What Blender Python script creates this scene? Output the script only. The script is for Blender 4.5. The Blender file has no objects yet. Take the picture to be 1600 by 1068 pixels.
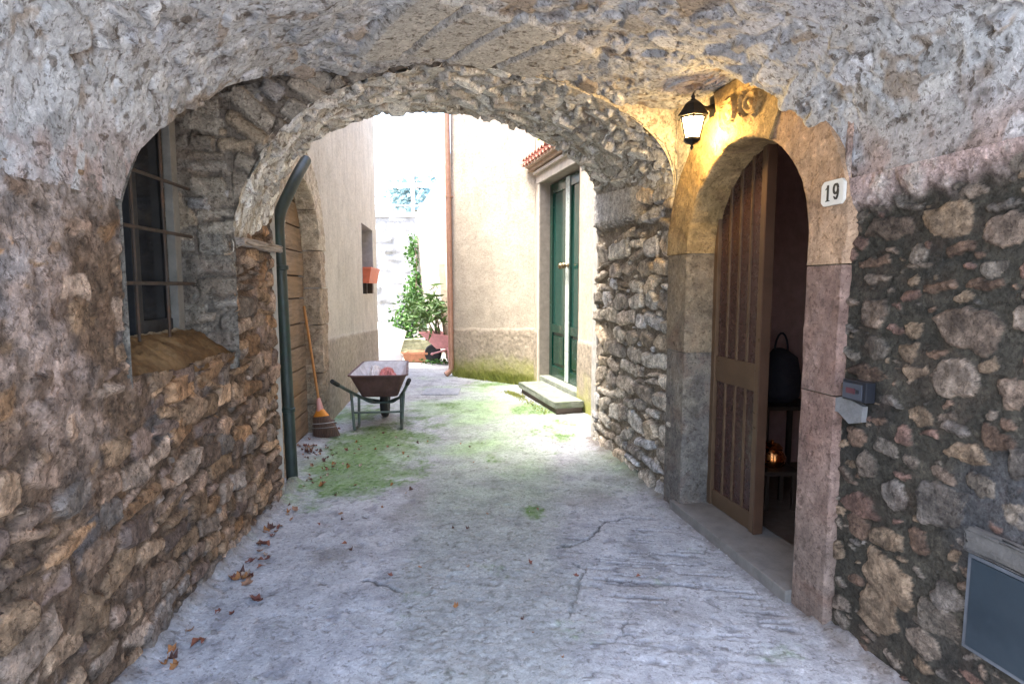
import bpy, bmesh, math, random
import numpy as np
from mathutils import Vector, Matrix
random.seed(7)
RNG = np.random.default_rng(11)
SC = bpy.context.scene
COL = SC.collection
PI = math.pi

# ------------------------------------------------------------------ camera
FPX, HCAM = 900.0, 1.5
TH = math.atan(84/900.0)
cam = bpy.data.cameras.new('camera'); co = bpy.data.objects.new('camera', cam); COL.objects.link(co)
co.location = (0, 0, HCAM); co.rotation_euler = (PI/2 - TH, 0, 0)
cam.sensor_width = 36; cam.lens = FPX/1600*36; cam.clip_end = 500; cam.clip_start = 0.05
SC.camera = co

def ray(x, y):
    a = (x-800)/FPX; b = (534-y)/FPX; c, s = math.cos(TH), math.sin(TH)
    return np.array([a, c+b*s, -s+b*c])
def at_ground(x, y, z=0.0):
    d = ray(x, y); k = (z-HCAM)/d[2]; return np.array([0, 0, HCAM]) + d*k
def at_depth(x, y, Y):
    d = ray(x, y); return np.array([0, 0, HCAM]) + d*(Y/d[1])

# ------------------------------------------------------------------ noise
def _hash(ix, iy, iz, seed):
    h = (ix.astype(np.int64)*374761393 + iy.astype(np.int64)*668265263 + iz.astype(np.int64)*2147483647 + seed*974634777) & 0xFFFFFFFF
    h = ((h ^ (h >> 13))*1274126177) & 0xFFFFFFFF
    h = ((h ^ (h >> 16))*2246822519) & 0xFFFFFFFF
    return (h ^ (h >> 15)) & 0xFFFFFFFF
def vnoise(x, y, z, seed=0):
    x0, y0, z0 = np.floor(x), np.floor(y), np.floor(z)
    fx, fy, fz = x-x0, y-y0, z-z0
    ux, uy, uz = [f*f*f*(f*(f*6-15)+10) for f in (fx, fy, fz)]
    r = 0
    for i in (0, 1):
        for j in (0, 1):
            for k in (0, 1):
                h = _hash(x0+i, y0+j, z0+k, seed)
                gx = ((h & 1023)/511.5-1); gy = (((h >> 10) & 1023)/511.5-1); gz = (((h >> 20) & 1023)/511.5-1)
                d = gx*(fx-i)+gy*(fy-j)+gz*(fz-k)
                w = (ux if i else 1-ux)*(uy if j else 1-uy)*(uz if k else 1-uz)
                r = r + w*d
    return r*1.1
def fbm(x, y, z, sc, octv=4, seed=0, gain=0.5, lac=2.03, ridge=False):
    r = 0; a = 1; t = 0; s = sc
    for o in range(octv):
        n = vnoise(x*s, y*s, z*s, seed+o*17)
        if ridge: n = 0.5-np.abs(n)*2
        r = r + a*n; t += a; a *= gain; s *= lac
    return r/t*1.6
def sstep(a, b, x):
    t = np.clip((x-a)/(b-a), 0, 1); return t*t*(3-2*t)
def lerp(a, b, t): return a+(b-a)*t
def mixc(c0, c1, m): return c0*(1-m[..., None])+np.asarray(c1)*m[..., None]

# ------------------------------------------------------------------ object helpers
def tag(o, label=None, cat=None, group=None, kind=None):
    if label: o['label'] = label
    if cat: o['category'] = cat
    if group: o['group'] = group
    if kind: o['kind'] = kind
    return o
def thing(name, label, cat, loc=(0, 0, 0), rz=0, group=None):
    o = bpy.data.objects.new(name, None); COL.objects.link(o)
    o.location = loc; o.rotation_euler = (0, 0, rz)
    return tag(o, label, cat, group)
def link(name, me, mat, parent=None, smooth=True):
    if mat is not None: me.materials.append(mat)
    if smooth: me.polygons.foreach_set('use_smooth', np.ones(len(me.polygons), dtype=bool))
    o = bpy.data.objects.new(name, me); COL.objects.link(o)
    if parent is not None: o.parent = parent
    return o
def mesh_np(name, V, Fq, mat, parent=None, col=None, smooth=True):
    V = np.asarray(V, dtype=np.float32); Fq = np.asarray(Fq, dtype=np.int32)
    k = Fq.shape[1]
    me = bpy.data.meshes.new(name)
    me.vertices.add(len(V)); me.vertices.foreach_set('co', V.ravel())
    me.loops.add(Fq.size); me.loops.foreach_set('vertex_index', Fq.ravel())
    me.polygons.add(len(Fq)); me.polygons.foreach_set('loop_start', np.arange(0, Fq.size, k, dtype=np.int32))
    me.update(calc_edges=True); me.validate()
    if col is not None:
        a = me.color_attributes.new('Col', 'FLOAT_COLOR', 'POINT')
        c4 = np.ones((len(V), 4), dtype=np.float32); c4[:, :3] = np.clip(col, 0.005, 0.9)
        a.data.foreach_set('color', c4.ravel())
    return link(name, me, mat, parent, smooth)
def grid(name, P, mat, parent=None, col=None, keep=None, flip=False):
    n, m = P.shape[:2]
    I = np.arange(n*m).reshape(n, m)
    q = np.stack([I[:-1, :-1], I[1:, :-1], I[1:, 1:], I[:-1, 1:]], -1)
    if flip: q = q[..., ::-1]
    if keep is not None: q = q[keep[:-1, :-1] & keep[1:, :-1] & keep[1:, 1:] & keep[:-1, 1:]]
    q = q.reshape(-1, 4)
    V = P.reshape(-1, 3); C = None if col is None else col.reshape(-1, 3)
    used = np.unique(q); mp = np.zeros(n*m, dtype=np.int64); mp[used] = np.arange(len(used))
    return mesh_np(name, V[used], mp[q], mat, parent, None if C is None else C[used])
def from_bm(name, bm, mat, parent=None, smooth=False):
    me = bpy.data.meshes.new(name); bmesh.ops.recalc_face_normals(bm, faces=bm.faces); bm.to_mesh(me); bm.free()
    o = link(name, me, mat, parent, smooth)
    if smooth:
        try: me.set_sharp_from_angle(angle=math.radians(40))
        except Exception: pass
    return o
def bx(bm, c, s, bev=0.0, rot=None):
    r = bmesh.ops.create_cube(bm, size=1.0); vs = r['verts']
    M = Matrix.Translation(Vector(c)) @ (rot if rot is not None else Matrix.Identity(4)) @ Matrix.Diagonal((*s, 1))
    bmesh.ops.transform(bm, matrix=M, verts=vs)
    if bev > 0:
        es = list({e for v in vs for e in v.link_edges})
        bmesh.ops.bevel(bm, geom=es, offset=bev, segments=2, affect='EDGES', profile=0.7)
def box(name, c, s, mat, parent=None, bev=0.004, rot=None):
    bm = bmesh.new(); bx(bm, c, s, bev, rot); return from_bm(name, bm, mat, parent)
def tube(bm, pts, r, seg=12, cap=True):
    pts = [Vector(p) for p in pts]; n = len(pts)
    rs = r if hasattr(r, '__len__') else [r]*n
    rings = []; up = None
    for i, p in enumerate(pts):
        t = (pts[min(i+1, n-1)]-pts[max(i-1, 0)]).normalized()
        if up is None:
            up = Vector((0, 0, 1)) if abs(t.z) < 0.9 else Vector((1, 0, 0))
        a = t.cross(up).normalized(); b = a.cross(t).normalized(); up = b
        rings.append([bm.verts.new(p+(a*math.cos(2*PI*k/seg)+b*math.sin(2*PI*k/seg))*rs[i]) for k in range(seg)])
    for i in range(n-1):
        for k in range(seg):
            bm.faces.new((rings[i][k], rings[i][(k+1) % seg], rings[i+1][(k+1) % seg], rings[i+1][k]))
    if cap:
        bm.faces.new(rings[0][::-1]); bm.faces.new(rings[-1])
def rpath(pts, rad=0.05, seg=5):
    pts = [Vector(p) for p in pts]; out = [pts[0]]
    for i in range(1, len(pts)-1):
        a, b, c = pts[i-1], pts[i], pts[i+1]
        d1 = min(rad, (a-b).length*.45); d2 = min(rad, (c-b).length*.45)
        p0 = b+(a-b).normalized()*d1; p2 = b+(c-b).normalized()*d2
        for k in range(seg+1):
            t = k/seg; out.append(p0*(1-t)**2+b*2*t*(1-t)+p2*t*t)
    out.append(pts[-1]); return out
def tubeo(name, pts, r, mat, parent=None, seg=12):
    bm = bmesh.new(); tube(bm, pts, r, seg); return from_bm(name, bm, mat, parent, True)
def lathe(bm, prof, c=(0, 0, 0), seg=24, M=None):
    rings = []
    for (r, z) in prof:
        ring = []
        for k in range(seg):
            p = Vector((r*math.cos(2*PI*k/seg), r*math.sin(2*PI*k/seg), z))
            if M is not None: p = M @ p
            ring.append(bm.verts.new(p+Vector(c)))
        rings.append(ring)
    for i in range(len(rings)-1):
        for k in range(seg):
            bm.faces.new((rings[i][k], rings[i][(k+1) % seg], rings[i+1][(k+1) % seg], rings[i+1][k]))
    bm.faces.new(rings[0][::-1]); bm.faces.new(rings[-1])
def prism(bm, poly, fmap, h0, h1):
    a = [bm.verts.new(fmap(u, v, h0)) for u, v in poly]; b = [bm.verts.new(fmap(u, v, h1)) for u, v in poly]
    n = len(poly)
    bm.faces.new(a[::-1]); bm.faces.new(b)
    for i in range(n): bm.faces.new((a[i], a[(i+1) % n], b[(i+1) % n], b[i]))

class Fr:                                     # a vertical wall plane: u along it, v up, h out of it
    def __init__(s, p, q, side):
        p = np.array(p, float); q = np.array(q, float)
        s.o = p; s.d = (q-p)/np.linalg.norm(q-p); s.len = np.linalg.norm(q-p)
        s.n = np.array([-s.d[1], s.d[0]])*side
    def P(s, u, v, h=0.0):
        u, v, h = np.broadcast_arrays(np.asarray(u, float), np.asarray(v, float), np.asarray(h, float))
        return np.stack([s.o[0]+s.d[0]*u+s.n[0]*h, s.o[1]+s.d[1]*u+s.n[1]*h, v], -1)
    def V(s, u, v, h=0.0): return Vector(s.P(u, v, h).tolist())
    def uY(s, Y): return (Y-s.o[1])/s.d[1]
    def hit(s, x, y, h=0.0):
        o = s.o+s.n*h; d = ray(x, y); nn = s.n
        k = (nn @ o)/(nn @ d[:2]); p = np.array([0, 0, HCAM])+d*k
        return float((p[:2]-o) @ s.d), float(p[2])
    def rot(s): return Matrix(((s.d[0], s.n[0], 0, 0), (s.d[1], s.n[1], 0, 0), (0, 0, 1, 0), (0, 0, 0, 1)))
    def box(s, bm, u0, u1, v0, v1, h0, h1, bev=0.004):
        c = s.P((u0+u1)/2, (v0+v1)/2, (h0+h1)/2); bx(bm, c, (abs(u1-u0), abs(h1-h0), abs(v1-v0)), bev, s.rot())

# ------------------------------------------------------------------ materials
def nt(name):
    m = bpy.data.materials.new(name); m.use_nodes = True
    t = m.node_tree; return m, t, t.nodes['Principled BSDF']
def N(t, ty, **kw):
    n = t.nodes.new(ty)
    for k, v in kw.items():
        if k in n.inputs.keys(): n.inputs[k].default_value = v
        else: setattr(n, k, v)
    return n
def noise(t, scale, detail=6, rough=0.6, co=None, dist=0.0):
    n = N(t, 'ShaderNodeTexNoise'); n.inputs['Scale'].default_value = scale; n.inputs['Detail'].default_value = detail
    n.inputs['Roughness'].default_value = rough; n.inputs['Distortion'].default_value = dist
    if co is not None: t.links.new(co, n.inputs['Vector'])
    return n.outputs['Fac']
def maprange(t, f, a, b, c, d):
    n = N(t, 'ShaderNodeMapRange'); t.links.new(f, n.inputs[0])
    for i, v in enumerate((a, b, c, d)): n.inputs[i+1].default_value = v
    return n.outputs[0]
def mix(t, fac, a, b, mode='MIX'):
    n = N(t, 'ShaderNodeMix', data_type='RGBA', blend_type=mode)
    for s, v in ((n.inputs[0], fac), (n.inputs[6], a), (n.inputs[7], b)):
        if isinstance(v, (int, float)): s.default_value = v
        elif isinstance(v, tuple): s.default_value = (*v, 1) if len(v) == 3 else v
        else: t.links.new(v, s)
    return n.outputs[2]
def grey(t, f):
    n = N(t, 'ShaderNodeCombineColor')
    for i in range(3): t.links.new(f, n.inputs[i])
    return n.outputs[0]
def bump(t, bs, h, strength, dist, prev=None):
    n = N(t, 'ShaderNodeBump'); n.inputs['Strength'].default_value = strength; n.inputs['Distance'].default_value = dist
    t.links.new(h, n.inputs['Height'])
    if prev is not None: t.links.new(prev, n.inputs['Normal'])
    t.links.new(n.outputs[0], bs.inputs['Normal']); return n.outputs[0]
def objco(t): return N(t, 'ShaderNodeTexCoord').outputs['Object']

def mat_masonry(name, var=0.35, speck=0.25, b1=0.5, b2=0.35, tint=(.30, .16, .08), tintamt=0.25, rough=0.92, s1=11, pit=0.0, ps=26, dk=0.0, lt=0.0, fis=0.0, ss=46):
    m, t, bs = nt(name); c = objco(t)
    a = N(t, 'ShaderNodeAttribute', attribute_name='Col').outputs['Color']
    n1 = noise(t, s1, 8, 0.68, c, 0.5); n2 = noise(t, 75, 6, 0.75, c); n3 = noise(t, 4.3, 5, 0.6, c, 0.8); n4 = noise(t, 33, 6, .7, c, .7)
    x = mix(t, 1.0, a, grey(t, maprange(t, n1, .32, .68, 1-var, 1+var)), 'MULTIPLY')
    x = mix(t, 1.0, x, grey(t, maprange(t, n2, .34, .66, 1-speck, 1+speck)), 'MULTIPLY')
    x = mix(t, 1.0, x, grey(t, maprange(t, n4, .36, .64, 1-speck*.7, 1+speck*.7)), 'MULTIPLY')
    x = mix(t, maprange(t, n3, .52, .75, 0, tintamt), x, tint)
    h = n4
    if pit:
        pn = maprange(t, noise(t, ps, 4, .6, c, .5), .60, .66, 0, 1); pn2 = maprange(t, noise(t, ps*2.8, 3, .6, c, .3), .62, .68, 0, .8)
        mx = N(t, 'ShaderNodeMath', operation='MAXIMUM'); t.links.new(pn, mx.inputs[0]); t.links.new(pn2, mx.inputs[1])
        sc = N(t, 'ShaderNodeMath', operation='MULTIPLY'); t.links.new(mx.outputs[0], sc.inputs[0]); sc.inputs[1].default_value = pit
        x = mix(t, sc.outputs[0], x, mix(t, 1.0, x, (.30, .25, .21), 'MULTIPLY'))
        sb = N(t, 'ShaderNodeMath', operation='SUBTRACT'); t.links.new(n4, sb.inputs[0]); t.links.new(mx.outputs[0], sb.inputs[1]); h = sb.outputs[0]
    cw = N(t, 'ShaderNodeMapping'); t.links.new(c, cw.inputs[0]); cw.inputs['Location'].default_value = (3.7, 9.1, 1.3)
    if dk: x = mix(t, maprange(t, noise(t, ss, 4, .6, cw.outputs[0], .4), .575, .615, 0, dk), x, mix(t, 1.0, x, (.36, .33, .31), 'MULTIPLY'))
    if lt: x = mix(t, maprange(t, noise(t, ss*.62, 5, .65, cw.outputs[0], .9), .58, .63, 0, lt), x, mix(t, 1.0, x, (1.65, 1.62, 1.58), 'MULTIPLY'))
    if fis:
        f = noise(t, ss*.16, 7, .62, cw.outputs[0], .7)
        s1_ = N(t, 'ShaderNodeMath', operation='SUBTRACT'); t.links.new(f, s1_.inputs[0]); s1_.inputs[1].default_value = .5
        ab = N(t, 'ShaderNodeMath', operation='ABSOLUTE'); t.links.new(s1_.outputs[0], ab.inputs[0])
        x = mix(t, maprange(t, ab.outputs[0], .001, .009, fis, 0), x, mix(t, 1.0, x, (.30, .27, .25), 'MULTIPLY'))
    t.links.new(x, bs.inputs['Base Color']); bs.inputs['Roughness'].default_value = rough
    bs.inputs['Specular IOR Level'].default_value = 0.25
    p = bump(t, bs, h, b1, 0.016)
    bump(t, bs, n2, b2, 0.006, p)
    return m
def mat_plain(name, col, rough=0.6, metal=0.0, var=0.2, scale=12, b=0.15, bd=0.003, bscale=60, spec=0.5, tint=None, tintamt=0.5):
    m, t, bs = nt(name); c = objco(t)
    n1 = noise(t, scale, 7, 0.65, c, 0.3)
    x = mix(t, 1.0, (*col, 1), grey(t, maprange(t, n1, .3, .7, 1-var, 1+var)), 'MULTIPLY')
    if tint: x = mix(t, maprange(t, noise(t, scale*.45, 6, .7, c, .6), .5, .68, 0, tintamt), x, tint)
    t.links.new(x, bs.inputs['Base Color'])
    bs.inputs['Metallic'].default_value = metal; bs.inputs['Specular IOR Level'].default_value = spec
    t.links.new(maprange(t, noise(t, scale*2, 4, .6, c), .3, .7, max(rough-.12, .02), min(rough+.12, 1)), bs.inputs['Roughness'])
    if b > 0: bump(t, bs, noise(t, bscale, 6, 0.65, c), b, bd)
    return m
def mat_emit(name, col, strength):
    m, t, bs = nt(name); bs.inputs['Base Color'].default_value = (*col, 1)
    bs.inputs['Emission Color'].default_value = (*col, 1); bs.inputs['Emission Strength'].default_value = strength
    return m

M = {}
M['vault'] = mat_masonry('limewashed rubble', .26, .20, .5, .35, (.32, .26, .21), .12, pit=.85, ps=13, dk=.7, lt=.45, fis=.55, ss=44)
M['wall_left'] = mat_masonry('brown rubble', .36, .28, .6, .45, (.20, .10, .055), .25, pit=.5, ps=19, dk=.65, lt=.55, fis=.6, ss=46)
M['wall_right'] = mat_masonry('grey rubble', .40, .36, .5, .4, (.16, .09, .06), .2, pit=.45, ps=30, dk=.55, lt=.5, fis=.5, ss=60)
M['portal'] = mat_masonry('dressed stone', .38, .15, .4, .35, (.19, .09, .055), .4, pit=.5, ps=22, dk=.5, lt=.45, fis=.4, ss=55)
M['ground'] = mat_masonry('worn concrete', .22, .17, .3, .35, (.33, .32, .33), .35, .88, 4.5, pit=.5, ps=22, dk=.38, lt=.35, fis=.2, ss=48)
M['plaster'] = mat_masonry('old render', .12, .13, .35, .6, (.50, .43, .35), .3, .92, 3, dk=.3, lt=.2, fis=.12, ss=30)
M['hall'] = mat_plain('hall plaster', (.36, .22, .19), .9)
M['hall_floor'] = mat_plain('hall floor', (.10, .07, .05), .5)
M['black'] = mat_plain('void', (.015, .015, .018), .9, var=.1)
M['glass_dark'] = mat_plain('dark window glass', (.012, .014, .018), .12, var=.2, b=.05)
M['iron'] = mat_plain('rusty iron', (.06, .045, .035), .75, .3, var=.4, tint=(.16, .07, .03))
M['lamp_iron'] = mat_plain('lantern iron', (.022, .02, .018), .45, .5, var=.25)
M['whitewood'] = mat_plain('pale frame wood', (.20, .185, .16), .7, var=.25)
M['oldwood'] = None
M['bronze'] = mat_plain('bronze anodised frame', (.125, .078, .046), .38, .35, var=.18, scale=6, b=.05)
M['reeded'] = mat_plain('brown reeded glass', (.045, .021, .017), .28, var=.04, b=.1, bscale=25, bd=.004)
M['drain'] = mat_plain('green drainpipe paint', (.026, .038, .034), .5, .1, var=.35, scale=8, tint=(.014, .06, .042), tintamt=.7)
M['copper'] = mat_plain('brown copper', (.46, .25, .17), .45, .3, var=.2)
M['steel'] = mat_plain('grey green painted tube', (.085, .115, .105), .5, .2, var=.35, tint=(.12, .06, .03), tintamt=.45)
M['tub'] = mat_plain('rusty barrow tub', (.105, .055, .05), .7, .15, var=.4, scale=7, tint=(.10, .04, .02), tintamt=.6)
M['tub_in'] = mat_plain('cement covered tub lining', (.46, .45, .48), .85, var=.3, scale=14)
M['rubber'] = mat_plain('black rubber', (.018, .018, .018), .8, var=.2)
M['redbag'] = mat_plain('red plastic sack', (.50, .17, .16), .5, var=.3)
M['broomwood'] = mat_plain('orange broom wood', (.40, .17, .045), .55, var=.2)
M['bristle'] = None
M['pinkcap'] = mat_plain('pale red collar', (.60, .30, .27), .5, var=.1)
M['orange'] = mat_plain('orange plastic', (.70, .25, .03), .5, var=.15)
M['terracotta'] = mat_plain('orange terracotta plastic', (.58, .13, .06), .55, var=.15)
M['tiles'] = mat_plain('terracotta roof tiles', (.42, .17, .12), .85, var=.35)
M['greenpaint'] = mat_plain('green gloss paint', (.004, .032, .021), .18, var=.12, scale=5, b=.04, spec=.6)
M['doorglass'] = mat_plain('door glass', (.01, .045, .035), .06, var=.1, b=.02)
M['brass'] = mat_plain('dull brass', (.18, .13, .07), .4, .8, var=.2)
M['stonestep'] = mat_plain('mossy step stone', (.22, .235, .19), .9, var=.35, scale=9, b=.5, bd=.006, tint=(.14, .2, .07), tintamt=.5)
M['enamel'] = mat_plain('white enamel', (.66, .63, .57), .35, var=.08, b=.03)
M['ink'] = mat_plain('black numeral paint', (.02, .02, .02), .5, var=.1)
M['bluegrey'] = mat_plain('blue grey painted steel', (.014, .023, .031), .55, .1, var=.12, scale=5, tint=(.02, .031, .04))
M['worn'] = mat_plain('chipped pale paint', (.07, .077, .088), .8, var=.3, scale=20)
M['greyplastic'] = mat_plain('dark grey casing', (.015, .016, .02), .4, var=.15)
M['silver'] = mat_plain('pale grey label', (.075, .08, .095), .4, .3, var=.1)
M['labelred'] = mat_plain('maroon name slip', (.08, .025, .03), .5, var=.3)
M['mortarpatch'] = mat_plain('grey mortar', (.15, .145, .14), .95, var=.25, scale=18, b=.6, bd=.008)
M['leaf_dry'] = mat_plain('dry leaf', (.26, .10, .045), .75, var=.4, scale=30, tint=(.40, .22, .12), tintamt=.8)
M['leaf_green'] = mat_plain('ivy leaf', (.075, .17, .035), .55, var=.4, scale=3, b=0, spec=.3)
M['leaf_pale'] = mat_plain('strap leaf', (.11, .19, .05), .5, var=.4, scale=3, b=0, spec=.3)
M['grass'] = mat_plain('yellow green moss grass', (.26, .28, .06), .8, var=.4, scale=9, b=0)
M['bark'] = mat_plain('bark', (.16, .11, .07), .9, var=.3)
M['pinkpaint'] = mat_plain('faded red barrow paint', (.58, .24, .23), .5, var=.2)
M['crate'] = mat_plain('terracotta trough clay', (.55, .25, .14), .85, var=.25)
M['whitesheet'] = mat_plain('white plastic sheet', (.8, .8, .8), .5, var=.05)
M['boardwood'] = mat_plain('grey plank', (.32, .25, .18), .85, var=.25)
M['hill'] = mat_plain('wooded hill', (.10, .16, .20), 1.0, var=.3, scale=.2, b=0)
M['darkbag'] = mat_plain('dark cloth bag', (.016, .014, .02), .85, var=.2)
M['coppot'] = mat_plain('polished copper', (.55, .2, .06), .25, 1.0, var=.15)
def woodmat(name, col, axis, dark=.5, sc=18, tint=None):
    m, t, bs = nt(name); c = objco(t)
    mp = N(t, 'ShaderNodeMapping'); t.links.new(c, mp.inputs[0])
    s = [1, 1, 1]; s[axis] = .08; mp.inputs['Scale'].default_value = s
    n = noise(t, sc, 8, .7, mp.outputs[0], .5); n2 = noise(t, 3, 4, .6, c)
    x = mix(t, 1.0, (*col, 1), grey(t, maprange(t, n, .3, .7, 1-dark, 1+dark)), 'MULTIPLY')
    if tint: x = mix(t, maprange(t, n2, .45, .65, 0, .6), x, tint)
    t.links.new(x, bs.inputs['Base Color']); bs.inputs['Roughness'].default_value = .8
    bump(t, bs, n, .6, .004); return m
M['oldwood'] = woodmat('weathered door board', (.20, .14, .095), 1, .6, 26, (.24, .14, .065))
M['bristle'] = woodmat('broom bristles', (.12, .07, .05), 2, .7, 120)

# ------------------------------------------------------------------ stones
PAL_L = np.array((.67, .61, .545))*np.array([(.30, .215, .145), (.34, .25, .19), (.25, .19, .155), (.22, .17, .15), (.38, .28, .20), (.31, .20, .12), (.24, .215, .20), (.36, .29, .24)])
PAL_R = .70*np.array([(.27, .21, .17), (.24, .165, .125), (.30, .25, .21), (.22, .20, .185), (.33, .25, .18), (.25, .22, .19), (.28, .18, .15)])
PAL_P = .88*np.array([(.42, .38, .32), (.36, .30, .235), (.46, .40, .32), (.30, .26, .215), (.38, .36, .34), (.44, .35, .25)])
PAL_V = .9*np.array([(.47, .47, .465), (.41, .405, .395), (.50, .49, .47), (.38, .365, .345), (.44, .44, .45), (.33, .28, .23), (.53, .525, .515)])
def poly_rect(w, h, rng, jit=.22, cut=.3):
    a, b = w/2, h/2; pts = []
    for sx, sy in ((1, 1), (-1, 1), (-1, -1), (1, -1)):
        c1, c2 = rng.uniform(min(.08, cut*.4), cut, 2)
        p = [(sx*a, sy*b*(1-c1*1.4)), (sx*a*(1-c2*1.1), sy*b)]
        if sx*sy < 0: p = p[::-1]
        pts += p
    pts = np.array(pts); pts += rng.normal(0, jit*min(a, b)*.35, pts.shape)
    return pts
def poly_blob(w, h, rng):
    n = rng.integers(6, 10); a = np.sort((np.arange(n)+rng.uniform(-.38, .38, n))*2*PI/n+rng.uniform(0, 6.28))
    r = rng.uniform(.78, 1.12, n); c, s_ = np.cos(a), np.sin(a); k = (np.abs(c)**3.2+np.abs(s_)**3.2)**(-1/3.2)
    return np.stack([c*k*r*w*.54, s_*k*r*h*.54], 1)
def stones_courses(u0, u1, v0, v1, hr, wr, gap, pal, rng, skip=0.0, hh=(.012, .035), chink=.5):
    out = []; v = v0
    while v < v1:
        h = rng.uniform(*hr); u = u0-rng.uniform(0, wr[1])
        while u < u1:
            w = rng.uniform(*wr)*(.75+.5*h/np.mean(hr))
            if rng.random() > skip:
                # sometimes two thin stones on top of each other
                if h > .11 and rng.random() < .22:
                    k = rng.uniform(.35, .65); subs = [(v, h*k), (v+h*k, h*(1-k))]
                else: subs = [(v, h)]
                for vv, h2 in subs:
                    out.append(dict(c=(u+w/2+rng.normal(0, .006), vv+h2/2+rng.normal(0, .012)), p=poly_rect(max(w-gap, .03), max(h2-gap, .02), rng),
                                    r=rng.normal(0, .09), h=rng.uniform(*hh), tilt=rng.normal(0, .12, 2), col=pal[rng.integers(len(pal))]*rng.uniform(.8, 1.25)))
            if rng.random() < chink:
                out.append(dict(c=(u+rng.normal(0, .01), v+rng.normal(0, .01)), p=poly_rect(rng.uniform(.02, .055), rng.uniform(.015, .04), rng),
                                r=rng.normal(0, .6), h=rng.uniform(hh[0]*.6, hh[1]*.7), tilt=(0, 0), col=pal[rng.integers(len(pal))]*rng.uniform(.8, 1.3)))
            u += w
        v += h
    return out
def stones_scatter(u0, u1, v0, v1, n, wr, ar, pal, rng, fixed=(), ang=.25, hh=(.01, .03), space=.85):
    out = list(fixed); C = [(s['c'][0], s['c'][1], max(np.abs(s['p']).max(0))*1.0, s['p']) for s in fixed]
    tries = 0; made = 0
    sizes = np.sort(rng.uniform(0, 1, n)**1.8)[::-1]*(wr[1]-wr[0])+wr[0]
    occ = [(s['c'][0], s['c'][1], np.abs(s['p'][:, 0]).max(), np.abs(s['p'][:, 1]).max()) for s in fixed]
    for w in sizes:
        h = w*rng.uniform(*ar)
        for _ in range(30):
            u, v = rng.uniform(u0, u1), rng.uniform(v0, v1)
            if all(((abs(u-o[0])/(o[2]+w/2))**2.5+(abs(v-o[1])/(o[3]+h/2))**2.5) > space for o in occ):
                occ.append((u, v, w/2, h/2))
                out.append(dict(c=(u, v), p=poly_blob(w, h, rng), r=rng.normal(0, ang), h=rng.uniform(*hh), tilt=rng.normal(0, .12, 2), col=pal[rng.integers(len(pal))]*rng.uniform(.8, 1.2)))
                break
    return out
def raster(stones, ua, va, warp=.012, bev=.02, seed=0):
    """height field of stones over the regular grid ua x va; -1 where no stone. returns H, colour"""
    U, V = np.meshgrid(ua, va, indexing='ij')
    Z = np.zeros_like(U)
    wu = U+fbm(U, V, Z, 14, 3, seed)*warp*1.3+fbm(U, V, Z, 45, 2, seed+5)*warp*.16
    wv = V+fbm(U, V, Z+9.1, 14, 3, seed+3)*warp*1.3+fbm(U, V, Z+4.2, 45, 2, seed+8)*warp*.16
    H = np.full(U.shape, -1.0); C = np.zeros(U.shape+(3,))
    du, dv = ua[1]-ua[0], va[1]-va[0]
    for s in stones:
        cu, cv = s['c']; R = np.abs(s['p']).max()*1.5+warp*2
        i0 = max(int((cu-R-ua[0])/du), 0); i1 = min(int((cu+R-ua[0])/du)+2, len(ua))
        j0 = max(int((cv-R-va[0])/dv), 0); j1 = min(int((cv+R-va[0])/dv)+2, len(va))
        if i1 <= i0 or j1 <= j0: continue
        x = wu[i0:i1, j0:j1]-cu; y = wv[i0:i1, j0:j1]-cv
        c, n = math.cos(s['r']), math.sin(s['r']); x, y = c*x+n*y, -n*x+c*y
        p = s['p']; q = np.roll(p, -1, 0); e = q-p; L = np.hypot(e[:, 0], e[:, 1])+1e-9
        nx, ny = e[:, 1]/L, -e[:, 0]/L
        D = np.full(x.shape, -1e9)
        for k in range(len(p)):
            if L[k] < 1e-4: continue
            D = np.maximum(D, (x-p[k, 0])*nx[k]+(y-p[k, 1])*ny[k])
        b = min(bev, np.abs(p).min(0).max()*.9+.004)
        t = np.clip(-D/b, 0, 1); prof = np.sqrt(np.clip(1-(1-t)**2, 0, 1))
        h = s['h']*prof+(x*s['tilt'][0]+y*s['tilt'][1])*t
        h = np.where(D < 0, h, -1)
        m = h > H[i0:i1, j0:j1]
        H[i0:i1, j0:j1][m] = h[m]; C[i0:i1, j0:j1][m] = s['col']
    return H, C, U, V
def compose(Hs, Cs, Hm, Cm, soft=.003):
    m = sstep(-soft, soft, Hs-Hm)*(Hs > -.5)
    H = np.maximum(np.where(Hs > -.5, Hs, -1), Hm)
    return H, Cm*(1-m[..., None])+Cs*m[..., None], m

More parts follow.
